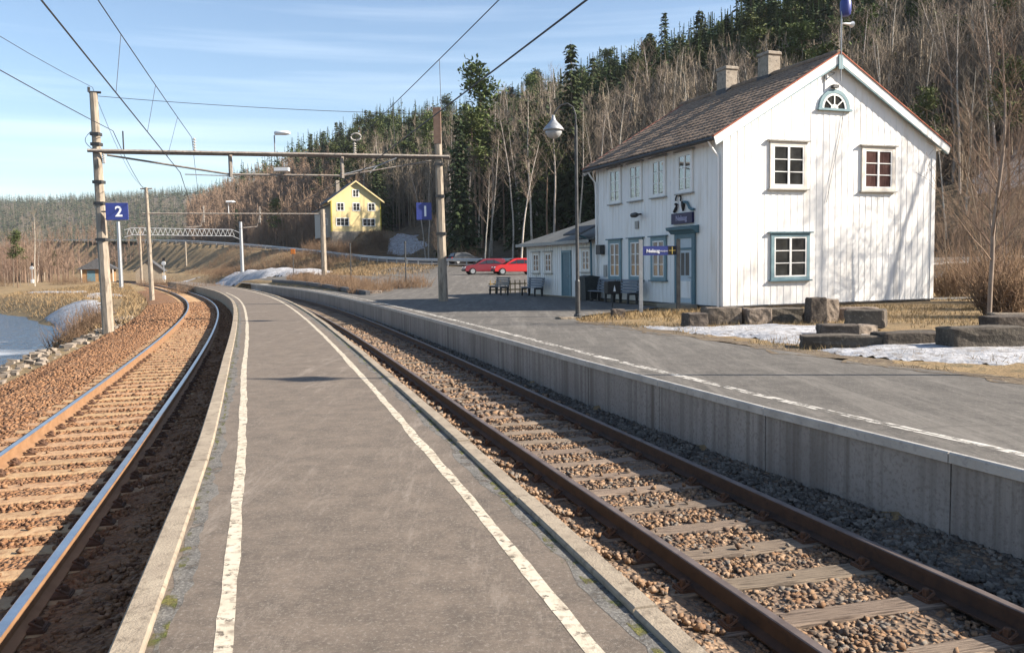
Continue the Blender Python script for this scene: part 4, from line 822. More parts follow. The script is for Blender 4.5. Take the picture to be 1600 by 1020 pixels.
g3 = thing('overhead_gantry', 'lattice beam gantry on pale steel masts far round the bend', 'gantry', (0, 0, 0))
pole('mast', g3, *G3a, -1.4, 7.9, .5, .4, 0, 'galv'); pole('mast', g3, *G3b, -.2, 8.2, .5, .4, 0, 'galv')
def g3l(s, z): return (G3a[0]+(G3b[0]-G3a[0])*s, G3a[1]+(G3b[1]-G3a[1])*s, z)
lb = MB()
for z in (6.2, 7.1): lb.tube([g3l(.04, z-.3), g3l(.10, z), g3l(.92, z), g3l(.99, z-.45)], .06, 4)
for i in range(22): lb.tube([g3l(.06+i*.04, 6.2), g3l(.08+i*.04, 7.1)], .03, 4); lb.tube([g3l(.08+i*.04, 7.1), g3l(.10+i*.04, 6.2)], .03, 4)
obj('lattice_beam', lb, MT['galv'], g3)
for (px, py, z0, z1) in ((-77., 203., -.5, 8.2), (-60.5, 140., -1., 8.0)):
    p = thing('catenary_mast', 'slim brown catenary mast with short arm beyond the bend', 'mast', (px, py, 0), 0, 'catenary masts beyond the bend'); pole('mast', p, 0, 0, z0-1, z1, .4, .3, 0, 'polec'); obj('arm', MB().tube([(0, 0, z1-.6), (-2.6, .8, z1-.3)], .07, 5), MT['beam'], p)
# wires: each a thing
def wire(pts, r, label, sag=0., droppers=None):
    P = []
    for a, b_ in zip(pts[:-1], pts[1:]):
        a, b_ = Vector(a), Vector(b_)
        for i in range(13): u = i/12; p = a.lerp(b_, u); p.z -= 4*sag*u*(1-u); P.append(p)
    return tag(obj('overhead_wire', MB().tube(P, r, 5), MT['wire']), label, 'wire')
def ext(a, b_, Y, z): k_ = (Y-a[1])/(b_[1]-a[1]); return (a[0]+(b_[0]-a[0])*k_, Y, z)
lt_c = [ext((-13.6, 35.5), (-6.7, 12.4), -12, 5.60), ext((-13.6, 35.5), (-6.7, 12.4), 12.4, 5.62), (-13.55, 35.5, 5.62), g2l(.26, 5.4), g3l(.25, 5.6)]
lt_m = [ext((-13.1, 35.6), (-7.95, 16.9), -12, 7.1), (-13.05, 35.6, 7.05), g2l(.28, 6.9), g3l(.26, 7.2)]
rt_w = [ext((-6.5, 37.3), (1.35, 12.85), -12, 5.62), ext((-6.5, 37.3), (1.35, 12.85), 12.85, 5.62), (-6.5, 37.3, 5.7), g2l(.60, 5.4), g3l(.62, 5.6)]
rt_m = [ext((-6.3, 37.4), (.1, 17.3), -12, 7.1), (-6.6, 37.4, 7.1), g2l(.62, 6.9), g3l(.64, 7.2)]
wire(lt_c, .016, 'dark contact wire above the lakeside track'); wire(lt_m, .012, 'thin carrier wire above the lakeside contact wire', .18)
wire(rt_w, .018, 'dark contact wire above the track between platforms'); wire(rt_m, .012, 'thin carrier wire above the middle track contact wire', .18)
wire([(-6.0, -12, 7.5), (-16.0, 35.0, 7.27), g2l(.02, 7.6)], .015, 'feeder wire running past the lakeside gantry pole', .45)
wire([(-5.6, -12, 8.4), (-16.6, 34.7, 8.95), (-29.4, 69.6, 8.25)], .010, 'thin earth wire over the top of the lakeside poles', .9)
wire([(-16.4, 34.7, 8.6), (-3.2, 38.25, 8.3)], .012, 'thin cross span wire between the tops of the gantry poles', .12)
def dropper(tr, Y, label):
    def zat(ws, Y):
        for a, b_ in zip(ws[:-1], ws[1:]):
            if a[1] <= Y <= b_[1]: k_ = (Y-a[1])/(b_[1]-a[1]); return a[0]+(b_[0]-a[0])*k_, a[2]+(b_[2]-a[2])*k_, k_
    cw, mw = tr; x0, z0, _ = zat(cw, Y); x1, z1, k_ = zat(mw, Y); z1 -= 4*.18*k_*(1-k_)
    tag(obj('dropper_wire', MB().tube([(x0, Y, z0), (x1, Y, z1)], .007, 4), MT['wire']), label, 'wire', 'dropper wires of ' + label.split(' over ')[-1])
for Y in (19.5, 25.0, 30.5): dropper((lt_c, lt_m), Y, 'short vertical dropper wire over the lakeside track')
for Y in (22.5, 29.0): dropper((rt_w, rt_m), Y, 'short vertical dropper wire over the middle track')
# ------------------------------------------------------------------ cars
def car(x, y, rz, paint, label, wagon=False):
    p = thing('parked_car', label, 'car', (x, y, tz(x, y)+.034), rz)
    bot = [(-1.98, .34), (-2.02, .55), (-1.96, .80), (-1.70, .90), (-.95, .93), (.60, .93), (1.45, .86), (1.88, .72), (1.98, .52), (1.94, .30), (-1.5, .24)]
    def wall(pl, hw, top_in, name, m_, parent):
        ys = [(-hw, 0), (-hw*.97, 0), (hw*.97, 0), (hw, 0)]; V = []
        zs = [q[1] for q in pl]; lo, hi = min(zs), max(zs)
        for s in (-1, 1):
            for a, z in pl: V.append((a, s*(hw-top_in*((z-lo)/(hi-lo))**2), z))
        n = len(pl); F = [tuple(range(n))[::-1], tuple(range(n, 2*n))]+[(i, (i+1) % n, (i+1) % n+n, i+n) for i in range(n)]
        return obj(name, MB().add(V, F), m_, parent, bevel=.03)
    body = wall(bot, .82, .05, 'body', paint, p)
    cab = [(-1.72, .90), (-1.50, 1.30), (-1.25, 1.41), (-.1, 1.43), (.25, 1.36), (1.05, .90)] if not wagon else [(-1.85, .90), (-1.72, 1.36), (-1.4, 1.42), (-.1, 1.43), (.25, 1.36), (1.05, .90)]
    roof = wall(cab, .76, .16, 'cabin', paint, p)
    cg = [(-1.52, .95), (-1.38, 1.27), (-1.15, 1.33), (-.1, 1.35), (.20, 1.29), (.82, .95)]
    for s in (-1, 1):
        for (a0, a1) in ((-1.42, -.72), (-.66, -.02), (.04, .70)):
            f = lambda a: 1.33 if -1.1 < a < -.05 else (1.33-(a+.05)*.50 if a >= -.05 else 1.33-(-1.1-a)*1.0)
            g = lambda z: .765-.16*((z-.9)/.53)**2
            q = [(a0, .96), (a1, .96), (a1, max(.99, f(a1)-.02)), (a0, max(.99, f(a0)-.02))]
            obj('side_window', MB().add([(a, s*(g(z)+.008), z) for a, z in q]+[(a, s*(g(z)-.02), z) for a, z in q], [(0, 1, 2, 3) if s < 0 else (3, 2, 1, 0), (4, 7, 6, 5), (0, 4, 5, 1), (1, 5, 6, 2), (2, 6, 7, 3), (3, 7, 4, 0)]), MT['carglass'], roof)
    obj('windscreen', MB().add([(.98, -.66, .95), (.98, .66, .95), (.34, .58, 1.335), (.34, -.58, 1.335)], [(0, 1, 2, 3)]), MT['carglass'], roof)
    obj('rear_window', MB().add([(-1.75, -.62, .98), (-1.56, -.56, 1.30), (-1.56, .56, 1.30), (-1.75, .62, .98)], [(0, 1, 2, 3)]), MT['carglass'], roof)
    for a in (-1.25, 1.28):
        for s in (-1, 1):
            w_ = obj('wheel', MB().lathe([(.18, -.09), (.30, -.09), (.31, -.06), (.31, .06), (.30, .09), (.18, .09)], 18, (0, 0, 0), lambda i, j, k_, a=a, s=s: (a+i, s*.76+k_, .31+j)), MT['tyre'], p)
            obj('rim', MB().lathe([(.02, .10), (.10, .085), (.20, .10)] if s > 0 else [(.20, -.10), (.10, -.085), (.02, -.10)], 14, (0, 0, 0), lambda i, j, k_, a=a, s=s: (a+i, s*.76+k_, .31+j)), MT['rim'], w_)
    for s in (-1, 1): obj('headlight', MB().box(1.78, 1.97, s*.62-.14, s*.62+.14, .60, .72), MT['headlamp'], body); obj('tail_light', MB().box(-2.03, -1.93, s*.66-.10, s*.66+.10, .66, .84), MT['red'], body)
    obj('bumper', MB().box(1.90, 2.03, -.78, .78, .34, .50), MT['black'], body, bevel=.03); obj('bumper', MB().box(-2.07, -1.95, -.78, .78, .34, .52), MT['black'], body, bevel=.03)
    return p
car(-2.4, 78.0, R(180+14), MT['dullred'], 'dull dark red estate car facing the open car park', wagon=True)
car(.35, 74.5, R(180+12), MT['red'], 'bright red hatchback parked beside the dull red car')
# pale car roof behind the trees on the rise
car(-5.6, 103.0, R(30), mat('dark_car_paint', (.03, .035, .045), rough=.6), 'dark car half hidden among the trees behind the car park')

# ------------------------------------------------------------------ yellow house on the hill
yx, yy = -28.3, 158.0; yz = 8.12
yh = thing('yellow_house', 'yellow two-storey wooden house with steep gable on the hillside', 'house', (yx, yy, yz), R(21)); yh.scale = (1.04, 1.04, 1.04)
W2, D2, E2, A2 = 8.7, 9.0, 5.5, 8.7
obj('wall', MB().prism([(-W2/2, 0), (W2/2, 0), (W2/2, E2), (0, A2), (-W2/2, E2)], 0, D2, lambda a, z, y: (a, y, z)), MT['yellow'], yh)
obj('foundation', MB().box(-W2/2-.05, W2/2+.05, -.05, D2, -4.0, .0), MT['stonebase'], yh)
sl = (A2-E2)/(W2/2)
for s in (-1, 1): 
    pl = [(s*(W2/2+.6), E2-.6*sl+.06), (0, A2+.06), (0, A2+.30), (s*(W2/2+.6), E2-.6*sl+.30)]
    r_ = obj('roof', MB().prism(pl, -.45, D2+.4, lambda a, z, y: (a, y, z)), MT['slate'], yh)
    pl = [(s*(W2/2+.66), E2-.66*sl-.06), (0, A2-.06), (0, A2+.2), (s*(W2/2+.66), E2-.66*sl+.2)]; obj('barge_board', MB().prism(pl, -.52, -.452, lambda a, z, y: (a, y, z)), MT['yellow'], r_)
obj('chimney', MB().box(-2.7, -2.1, 4, 4.7, 6.5, 9.3), MT['chimney'], yh)
for (a, z, w_, h) in ((-2.45, .95, 2.3, 1.45), (2.2, .9, 2.3, 1.4), (-2.75, 3.6, 1.35, 1.45), (.05, 3.6, 1.35, 1.45), (2.75, 3.6, 1.35, 1.45), (.0, 6.0, 1.2, 1.35)):
    window(yh, TG, a-w_/2, a+w_/2, z, z+h, 'sash', 'dark_room', rows=2, cols=3 if w_ > 1.5 else 2, wc=.09, cap=False, recess=.012)
for s in (-1, 1): obj('corner_board', MB().box(s*W2/2-.09, s*W2/2+.09, -.04, .1, 0, E2-.1), mat('ochre_trim', (.42, .36, .05), rough=.7) if s < 0 else bpy.data.materials['ochre_trim'], yh)
ya = obj('shaded_side_block', MB().prism([(-W2/2-1.7, -1), (-W2/2, -1), (-W2/2, 4.6), (-W2/2-1.7, 3.9)], 1.5, 8.5, lambda a, z, y: (a, y, z)), MT['grey_trim'], yh, label='added block painted grey as the shaded side wall of the yellow house')  # added block; shade of the yellow side wall is put into its grey
window(ya, TG, -W2/2-1.3, -W2/2-.5, 1.2, 2.4, 'sash', 'dark_room', rows=2, wc=.09, cap=False, recess=-1.49)
for ch in list(ya.children): 
    for g_ in list(ch.children): bpy.data.objects.remove(g_)
obj('side_block_roof', MB().prism([(-W2/2-2.1, 3.7), (-W2/2, 4.65), (-W2/2, 4.9), (-W2/2-2.1, 3.95)], 1.2, 8.8, lambda a, z, y: (a, y, z)), MT['slate'], yh)  # roof over the added grey block
# ------------------------------------------------------------------ small far buildings and trackside signals beyond the bend
fb = thing('trackside_hut', 'dark roofed trackside hut with ochre front beyond the bend', 'hut', (-72.5, 150, tz(-72.5, 150)), R(20))
obj('wall', MB().box(-2.6, 2.6, 0, 4, 0, 2.3), MT['orange'] if False else mat('ochre_boards', (.34, .20, .09), (.24, .14, .07), scale=2, rough=.9), fb); obj('roof', MB().prism([(-3.3, 2.2), (3.3, 2.2), (0, 4.1)], -.6, 4.6, lambda a, z, y: (a, y, z)), MT['slate'], fb)
for a in (-1.7, .2): obj('door', MB().box(a, a+1.3, -.05, .0, .1, 2.0), MT['teal_dark'], fb)
for s in (-2.5, 2.5): obj('veranda_post', MB().box(s-.08, s+.08, -.55, -.4, 0, 2.3), MT['trim'], fb)
wb = thing('white_shed', 'small tan grey shed with pitched roof behind the far masts', 'shed', (-63.5, 150, tz(-63.5, 150)), R(15))
obj('wall', MB().prism([(-2.2, -.5), (2.2, -.5), (2.2, 2.4), (0, 4.2), (-2.2, 2.4)], 0, 4, lambda a, z, y: (a, y, z)), MT['kerb'], wb); obj('roof', MB().prism([(-2.5, 2.25), (0, 4.3), (0, 4.45), (-2.5, 2.4)], -.3, 4.3, lambda a, z, y: (a, y, z)).prism([(2.5, 2.25), (0, 4.3), (0, 4.45), (2.5, 2.4)], -.3, 4.3, lambda a, z, y: (a, y, z)), MT['slate'], wb)
def signal(x, y, h, label, c='lamp', z=None):
    z = tz(x, y) if z is None else z; p = thing('railway_signal', label, 'signal', (x, y, z))
    obj('post', MB().tube([(0, 0, -.3), (0, 0, h)], .07, 6), MT['galv'], p)
    hd = obj('head', MB().lathe([(.02, -.06), (.34, -.05), (.34, .05), (.02, .06)], 14, (0, 0, 0), lambda a, b_, c_: (a, c_, h+.1+b_)), MT[c], p); obj('backplate', MB().box(-.2, .2, .07, .12, h+.45, h+1.0), MT['black'], p)
    obj('cabinet', MB().box(-.2, .2, -.2, .2, 0, .6), MT['lamp'], p)
signal(-56., 138., 2.5, 'white disc signal on a short post right of the far masts', z=.1); signal(-84., 150., 2.5, 'white disc signal on a short post before the trackside hut')
def marker(x, y, h, m_, label):
    p = thing('marker_post', label, 'post', (x, y, tz(x, y)))
    obj('stem', MB().tube([(0, 0, -.2), (0, 0, h)], .045, 6), MT['darkmetal'], p); obj('plate', MB().box(-.24, .24, -.03, .03, h-.05, h+.5), MT[m_], p, bevel=.02)
marker(-23.4, 92.0, 2.6, 'orange', 'orange square sign on a thin stem behind the shrub bed'); marker(-31.5, 165., 3.2, 'lamp', 'pale round edged road sign on the embankment road')
for x, y, lb_ in ((-13.3, 71., 'thin dark lamp stem in the shrub bed by the car park'), (-6.9, 56., 'thin dark post standing in the small round shrub bed')):
    p = thing('thin_post', lb_, 'post', (x, y, tz(x, y))); obj('stem', MB().tube([(0, 0, -.2), (0, 0, 3.0)], .05, 6), MT['darkmetal'], p); obj('collar', MB().tube([(0, 0, 2.9), (0, 0, 3.05)], .08, 6), MT['darkmetal'], p)

# ------------------------------------------------------------------ stone blocks
def block(x, y, sx, sy, sz, rz, label, m_='granite', z=None, tilt=0):
    r_ = random.Random(hash((round(x, 2), round(y, 2))) & 0xffff); bm = bmesh.new(); bmesh.ops.create_cube(bm, size=1)
    bmesh.ops.bevel(bm, geom=bm.edges[:], offset=.05, segments=1, affect='EDGES'); bmesh.ops.subdivide_edges(bm, edges=[e for e in bm.edges if e.calc_length() > .4], cuts=3, use_grid_fill=True)
    for v in bm.verts:
        v.co.x *= sx; v.co.y *= sy; v.co.z = (v.co.z+.5)*sz
        v.co += Vector((r_.uniform(-1, 1), r_.uniform(-1, 1), r_.uniform(-1, 1)))*.014
    me = bpy.data.meshes.new('stone_block'); bm.to_mesh(me); bm.free(); me.materials.append(MT[m_]); me.polygons.foreach_set('use_smooth', [False]*len(me.polygons))
    o = bpy.data.objects.new('stone_block', me); COL.objects.link(o); o.location = (x, y, (tz(x, y) if z is None else z)-.06); o.rotation_euler = (tilt, 0, R(rz)); return tag(o, label, 'stone block')
block(4.55, 21.2, .52, .50, .42, 12, 'small dark cubic stone block at the platform end of the row', 'granite_dark')
block(5.45, 22.2, .92, .55, .50, 8, 'tan squared stone block second in the row by the house')
block(6.35, 22.2, .70, .5, .46, 14, 'pale tan stone block third in the row by the house')
block(7.05, 22.5, 1.25, .5, .44, 6, 'long low reddish brown stone block in front of the gable', 'granite_dark')
block(7.85, 22.0, .46, .34, .72, 10, 'upright dark stone slab standing on end before the gable', 'granite_dark')
block(8.32, 22.5, .46, .42, .66, 20, 'upright tan stone leaning behind the standing slab')
block(8.15, 19.6, .85, .6, .42, -30, 'squarish dark stone block topmost of the low pile', 'granite_dark', z=.12)
block(9.3, 22.9, 1.0, .5, .40, -12, 'grey stone block on the grass behind the low pile')
block(6.75, 17.6, .80, .55, .36, -10, 'dark flat stone block at the corner of the low pile', 'granite_dark')
block(7.35, 18.0, .60, .5, .30, 25, 'small tan stone block wedged in the low pile')
block(6.15, 15.7, 1.55, .6, .30, -14, 'long flat dark stone lying in the snow', 'granite_dark')
block(7.25, 15.5, 1.25, .55, .36, 6, 'dark smooth faced stone beam next to the big stone', 'granite_dark')
block(8.15, 14.75, 1.35, .62, .50, 4, 'biggest dark rough stone block lying in the snow', 'granite_dark')
block(9.25, 14.9, .75, .62, .42, -12, 'rounded brown stone block beside the biggest stone')
block(10.7, 18.4, .95, .6, .42, 8, 'dark stone block behind on the snow', 'granite_dark')
block(11.5, 19.5, 1.0, .6, .40, -18, 'pale brown stone block by the young tree')
block(1.55, 24.6, .5, .4, .16, 20, 'low kerb stone at the foot of the lamp post'); block(3.2, 25.7, .38, .35, .30, 5, 'small dark squared stone in the dry grass strip', 'granite_dark')
block(-8.1, 50.2, .9, .5, .25, 15, 'pale kerb stone at the corner of the shrub bed')

# ------------------------------------------------------------------ snow patches
def snow(pts, amp, label, res=.35, edge=1.2, seed=1, base=.0):
    P = np.array(pts, float); x0, y0 = P.min(0)-1; x1, y1 = P.max(0)+1; xs = np.arange(x0, x1, res); ys = np.arange(y0, y1, res); X, Y = np.meshgrid(xs, ys)
    ins = np.zeros(X.shape, bool); n = len(P); dmin = np.full(X.shape, 1e9)
    for i in range(n):
        a, b_ = P[i], P[(i+1) % n]; c = ((a[1] > Y) != (b_[1] > Y)) & (X < (b_[0]-a[0])*(Y-a[1])/((b_[1]-a[1])+1e-9)+a[0]); ins ^= c
        d = b_-a; u = np.clip(((X-a[0])*d[0]+(Y-a[1])*d[1])/(d@d), 0, 1); dmin = np.minimum(dmin, np.hypot(X-a[0]-u*d[0], Y-a[1]-u*d[1]))
    sd_ = np.where(ins, dmin, -dmin)+edge*.45*(vnoise(X, Y, edge*.9, seed)+.6*vnoise(X, Y, edge*.3, seed+3))
    h = amp*(1-np.exp(-np.maximum(sd_, 0)/edge*1.8))*(1+.35*vnoise(X, Y, edge*1.4, seed+1)+.12*vnoise(X, Y, .5, seed+2))
    h = np.where(sd_ < 0, sd_*.25, h)
    Z = terr(X, Y)+h+base; id_ = np.arange(X.size).reshape(X.shape); ok = (sd_ > -res*1.2); q = ok[:-1, :-1] & ok[1:, :-1] & ok[:-1, 1:] & ok[1:, 1:]
    F = np.stack([id_[:-1, :-1], id_[:-1, 1:], id_[1:, 1:], id_[1:, :-1]], -1)[q]; used, inv = np.unique(F, return_inverse=True)
    V = np.stack([X, Y, Z], -1).reshape(-1, 3)[used]; return tag(mk('snow_patch', V, inv.reshape(F.shape), MT['snow'], smooth=True), label, 'snow', kind='stuff')
snow([(3.2, 21.6), (4.3, 19.2), (5.2, 17.0), (6.3, 16.3), (7.6, 16.9), (8.3, 18.6), (7.6, 20.6), (6.4, 21.6), (5.0, 21.2)], .10, 'grey white snow patch between the stone row and the platform', seed=2, edge=.7, res=.14)
snow([(5.3, 15.2), (6.0, 13.7), (7.6, 12.9), (9.6, 12.7), (12, 13), (14, 15), (12.5, 16.8), (10.4, 17.6), (8.6, 18.2), (8.2, 16.4), (6.9, 15.9)], .11, 'grey white snow patch around the biggest stone blocks', seed=5, edge=.7, res=.14)
snow([(-43, 128), (-40, 114), (-31, 104), (-24, 101), (-22, 106), (-30, 114), (-38, 128)], 1.0, 'ploughed snow bank between the bend and the road', seed=3, edge=4, res=.6, base=.0)
snow([tuple(float(q) for q in at(o, t)) for o, t in ((-8.0, 58), (-9.2, 66), (-10.0, 76), (-14.2, 78), (-12.6, 70), (-11.6, 62), (-10.2, 58))], .13, 'snow patch on the bank dropping to the lake', seed=4, edge=.8, res=.3)
snow([(-38.5, 78), (-46, 92), (-44.5, 94), (-38, 84)], .2, 'narrow snow strip along the far lake bank', seed=9, edge=1.2, res=.4)
snow([(-50, 97), (-58, 101), (-58, 104), (-50, 101)], .2, 'small snow patch on the far lake shore', seed=10, edge=1, res=.4)
snow([(-22, 152), (-17, 146), (-14.5, 150), (-17.5, 160), (-20.5, 160)], .12, 'snow slope below the yellow house', seed=6, edge=1.5, res=.5)
snow([(46, 86), (54, 82), (62, 90), (70, 92), (66, 100), (54, 96)], .3, 'broken snow field on the slope right of the station house', seed=7, edge=3.5, res=.6)
snow([(60, 104), (72, 100), (92, 118), (84, 128), (68, 118)], .4, 'thin snow among the upper trees right of the gable', seed=11, edge=5, res=1.0)
snow([(27, 205), (39, 203), (43, 212), (40, 220), (29, 219)], .4, 'snowy clearing high on the slope above the roof', seed=8, edge=4, res=1.0)
snow([(-62, 150), (-57, 146), (-55, 150), (-60, 154)], .3, 'small snow patch by the far masts', seed=12, edge=1.5, res=.6)

# ------------------------------------------------------------------ vegetation prototypes
def tri_tubes(segs, n=3):
    """list of (p0, p1, r0, r1) -> one mesh of tapered triangular tubes"""
    A = np.array([s[0] for s in segs]); B = np.array([s[1] for s in segs]); r0_ = np.array([s[2] for s in segs])[:, None, None]; r1_ = np.array([s[3] for s in segs])[:, None, None]
    t = B-A; t /= np.linalg.norm(t, axis=1)[:, None]+1e-9; ref = np.where(np.abs(t[:, 2:3]) < .9, np.array([[0, 0, 1.]]), np.array([[1., 0, 0]])); a = np.cross(t, ref); a /= np.linalg.norm(a, axis=1)[:, None]; b_ = np.cross(t, a)
    an_ = np.arange(n)*2*np.pi/n; ring_ = a[:, None]*np.cos(an_)[None, :, None]+b_[:, None]*np.sin(an_)[None, :, None]
    V = np.concatenate([A[:, None]+ring_*r0_, B[:, None]+ring_*r1_], 1).reshape(-1, 3); k = np.arange(len(segs))[:, None, None]*2*n
    q = np.array([(j, (j+1) % n, n+(j+1) % n, n+j) for j in range(n)]); return V, (k+q[None]).reshape(-1, 4)
def bare_tree(seed, H=1.0, birch=True, first=.3, spread=1.0, dens=1.0, fine=1.0):
    r_ = random.Random(seed); trunk = []; tw = []
    r0_ = .0078*H; pts = [Vector((0, 0, -.5))]; d = Vector((r_.uniform(-.04, .04), r_.uniform(-.04, .04), 1))
    n = 12
    for i in range(n): d = (d+Vector((r_.uniform(-.06, .06), r_.uniform(-.06, .06), 0))).normalized(); pts.append(pts[-1]+d*(H+.5)/n)
    rad = lambda u: r0_*(1-u)**.8+.012
    for i in range(n): trunk.append((pts[i], pts[i+1], rad(i/n), rad((i+1)/n)))
    def grow_(p, d, ln, r, lev):
        k = 4 if lev == 1 else 3; q = p
        for i in range(k):
            d = (d+Vector((r_.uniform(-.2, .2), r_.uniform(-.2, .2), r_.uniform(-.02, .22 if lev < 3 else .05)))).normalized(); e = q+d*ln/k; f = max(.007, r*(1-i/k*.7)); g_ = max(.006, r*(1-(i+1)/k*.7))
            tw.append((q, e, f, g_))
            if lev < 3:
                for _ in range(r_.choice((1, 2, 2)) if lev == 1 else r_.choice((1, 1, 2))):
                    a = r_.uniform(0, 6.28); s = Vector((math.cos(a), math.sin(a), r_.uniform(-.1, .6))); grow_(e, (d*1.0+s*.85).normalized(), ln*r_.uniform(.38, .58), g_*.62, lev+1)
            q = e
    nb_ = int(26*dens)
    for i in range(nb_):
        u = first+(1-first)*(i+r_.random())/nb_*.98; j = min(n-1, int(u*n)); p = pts[j].lerp(pts[j+1], u*n-j); a = i*2.4+r_.uniform(-.5, .5)
        ln = H*spread*(.24*(1-((u-first)/(1-first))**1.5)+.07)*r_.uniform(.7, 1.2); up = .55+.8*u
        grow_(p, Vector((math.cos(a), math.sin(a), up)).normalized(), ln, max(.012, rad(u)*.42)*fine, 1)
    V1, F1 = tri_tubes(trunk, 7); V2, F2 = tri_tubes(tw, 3)
    m1 = mk('trunk', V1, F1, MT['bark_pale' if birch else 'bark_grey'], smooth=True); m2 = mk('crown', V2, F2, MT['twig_grey' if birch else 'twig_brown'])
    out = (m1.data, m2.data); bpy.data.objects.remove(m1); bpy.data.objects.remove(m2); return out
def needles(centers, dirs, lens, wid, g, droop):
    """flat tapering sprays, two triangles each"""
    n = len(centers); side = np.cross(dirs, np.array([0, 0, 1.])); side /= np.linalg.norm(side, axis=1)[:, None]+1e-9; side += g.normal(0, .35, side.shape)
    p0 = centers; p1_ = centers+dirs*lens[:, None]; p1_[:, 2] -= droop*lens; mid = (p0+p1_)/2
    V = np.stack([p0, mid+side*wid[:, None], p1_, mid-side*wid[:, None]], 1).reshape(-1, 3); return V, (np.arange(n)[:, None]*4+np.array([[0, 1, 2, 3]]))
def spruce(seed, H, rw=.17):
    g = np.random.default_rng(seed); C, D, Ls, Wd = [], [], [], []; tr = []
    n = 10
    for i in range(n): tr.append(((0, 0, H*i/n-.5*(i == 0)), (0, 0, H*(i+1)/n), .011*H*(1-i/n)+.02, .011*H*(1-(i+1)/n)+.01))
    z = H*.07
    while z < H*.985:
        u = z/H; R_ = H*rw*(1-u)**.85*g.uniform(.75, 1.2)+.15; nb_ = int(5+5*(1-u)); ph = g.uniform(0, 6.28)
        for k in range(nb_):
            a = ph+6.283*k/nb_+g.uniform(-.25, .25); rr = R_*g.uniform(.6, 1.15); dv = np.array([math.cos(a), math.sin(a), 0])
            m = max(3, int(rr/.28))
            for j in range(m):
                s = (j+.5)/m; p = dv*rr*s; p[2] = z-rr*(.42*s-.22*s*s)*1.1+.12*(1-u)
                for _ in range(3):
                    q = dv+g.normal(0, .6, 3)*np.array([1, 1, .35]); q[2] -= .25; q /= np.linalg.norm(q); C.append(p+g.normal(0, .06, 3)); D.append(q); Ls.append(g.uniform(.35, .75)*(.6+.5*(1-u))*min(1.3, H/14)); Wd.append(g.uniform(.07, .15)*min(1.3, H/14))
        z += H*.026*g.uniform(.8, 1.25)
    V, F = needles(np.array(C), np.array(D), np.array(Ls), np.array(Wd), g, .35); V1, F1 = tri_tubes([(np.array(a), np.array(b_), c, d) for a, b_, c, d in tr], 6)
    m1 = mk('trunk', V1, F1, MT['bark_grey']); m2 = mk('crown', V, F, MT['spruce']); o = (m1.data, m2.data); bpy.data.objects.remove(m1); bpy.data.objects.remove(m2); return o
def pine(seed, H, first=.5):
    g = np.random.default_rng(seed); tr = []; C, D, Ls, Wd = [], [], [], []; n = 10; pts = [np.array([0, 0, -.5])]
    for i in range(n): pts.append(pts[-1]+np.array([g.normal(0, .08), g.normal(0, .08), (H+.3)/n]))
    for i in range(n): tr.append((pts[i], pts[i+1], .011*H*(1-.8*i/n), .011*H*(1-.8*(i+1)/n)))
    for i in range(int(34)):
        u = first+(1-first)*g.random()**.8*.97; k = min(n-1, int(u*n)); p = pts[k]+(pts[k+1]-pts[k])*(u*n-k); a = g.uniform(0, 6.28); ln = H*(.17*(1-(u-first)/(1-first)*.75))*g.uniform(.5, 1.15)
        e = p+np.array([math.cos(a)*ln, math.sin(a)*ln, ln*g.uniform(.05, .45)]); tr.append((p, e, .035, .02))
        for _ in range(3):
            c = p+(e-p)*g.uniform(.5, 1.05)+g.normal(0, .3, 3)
            for _ in range(26): C.append(c+g.normal(0, 1, 3)*np.array([.45, .45, .22])); q = g.normal(0, 1, 3); q[2] = abs(q[2])*.6; D.append(q/np.linalg.norm(q)); Ls.append(g.uniform(.3, .6)); Wd.append(g.uniform(.07, .14))
    V, F = needles(np.array(C), np.array(D), np.array(Ls), np.array(Wd), g, .0); V1, F1 = tri_tubes(tr, 6)
    m1 = mk('trunk', V1, F1, MT['bark_pine']); m2 = mk('crown', V, F, MT['pine']); o = (m1.data, m2.data); bpy.data.objects.remove(m1); bpy.data.objects.remove(m2); return o
BIRCH = [bare_tree(20+i, 17+i % 3, True, .46, .62, .62, 1.0) for i in range(5)]
BROWN = [bare_tree(40+i, 12+i % 3, False, .22, 1.05, .9, .9) for i in range(4)]
SPRUCE = [spruce(60+i, 17+1.5*(i % 3), (.15, .17, .19, .16)[i]) for i in range(4)]
PINE = [pine(80+i, 16+i, (.48, .55, .6)[i]) for i in range(3)]
def plant(kind, x, y, s, label, group, name, cat='tree', z=None, rz=None):
    lib = {'birch': BIRCH, 'brown': BROWN, 'spruce': SPRUCE, 'pine': PINE}[kind]; tr, cr = random.choice(lib)
    p = thing(name, label, cat, (x, y, (tz(x, y) if z is None else z)-.1), random.uniform(0, 6.28) if rz is None else rz, group); p.scale = (s, s, s*random.uniform(.92, 1.1))
    inst('trunk', tr, p); inst('crown', cr, p); return p
LB = {'birch': 'pale bare birch', 'brown': 'brown bare broadleaf tree', 'spruce': 'dark green spruce', 'pine': 'tall pine with bare trunk'}
NM = {'birch': 'birch_tree', 'brown': 'bare_tree', 'spruce': 'spruce_tree', 'pine': 'pine_tree'}
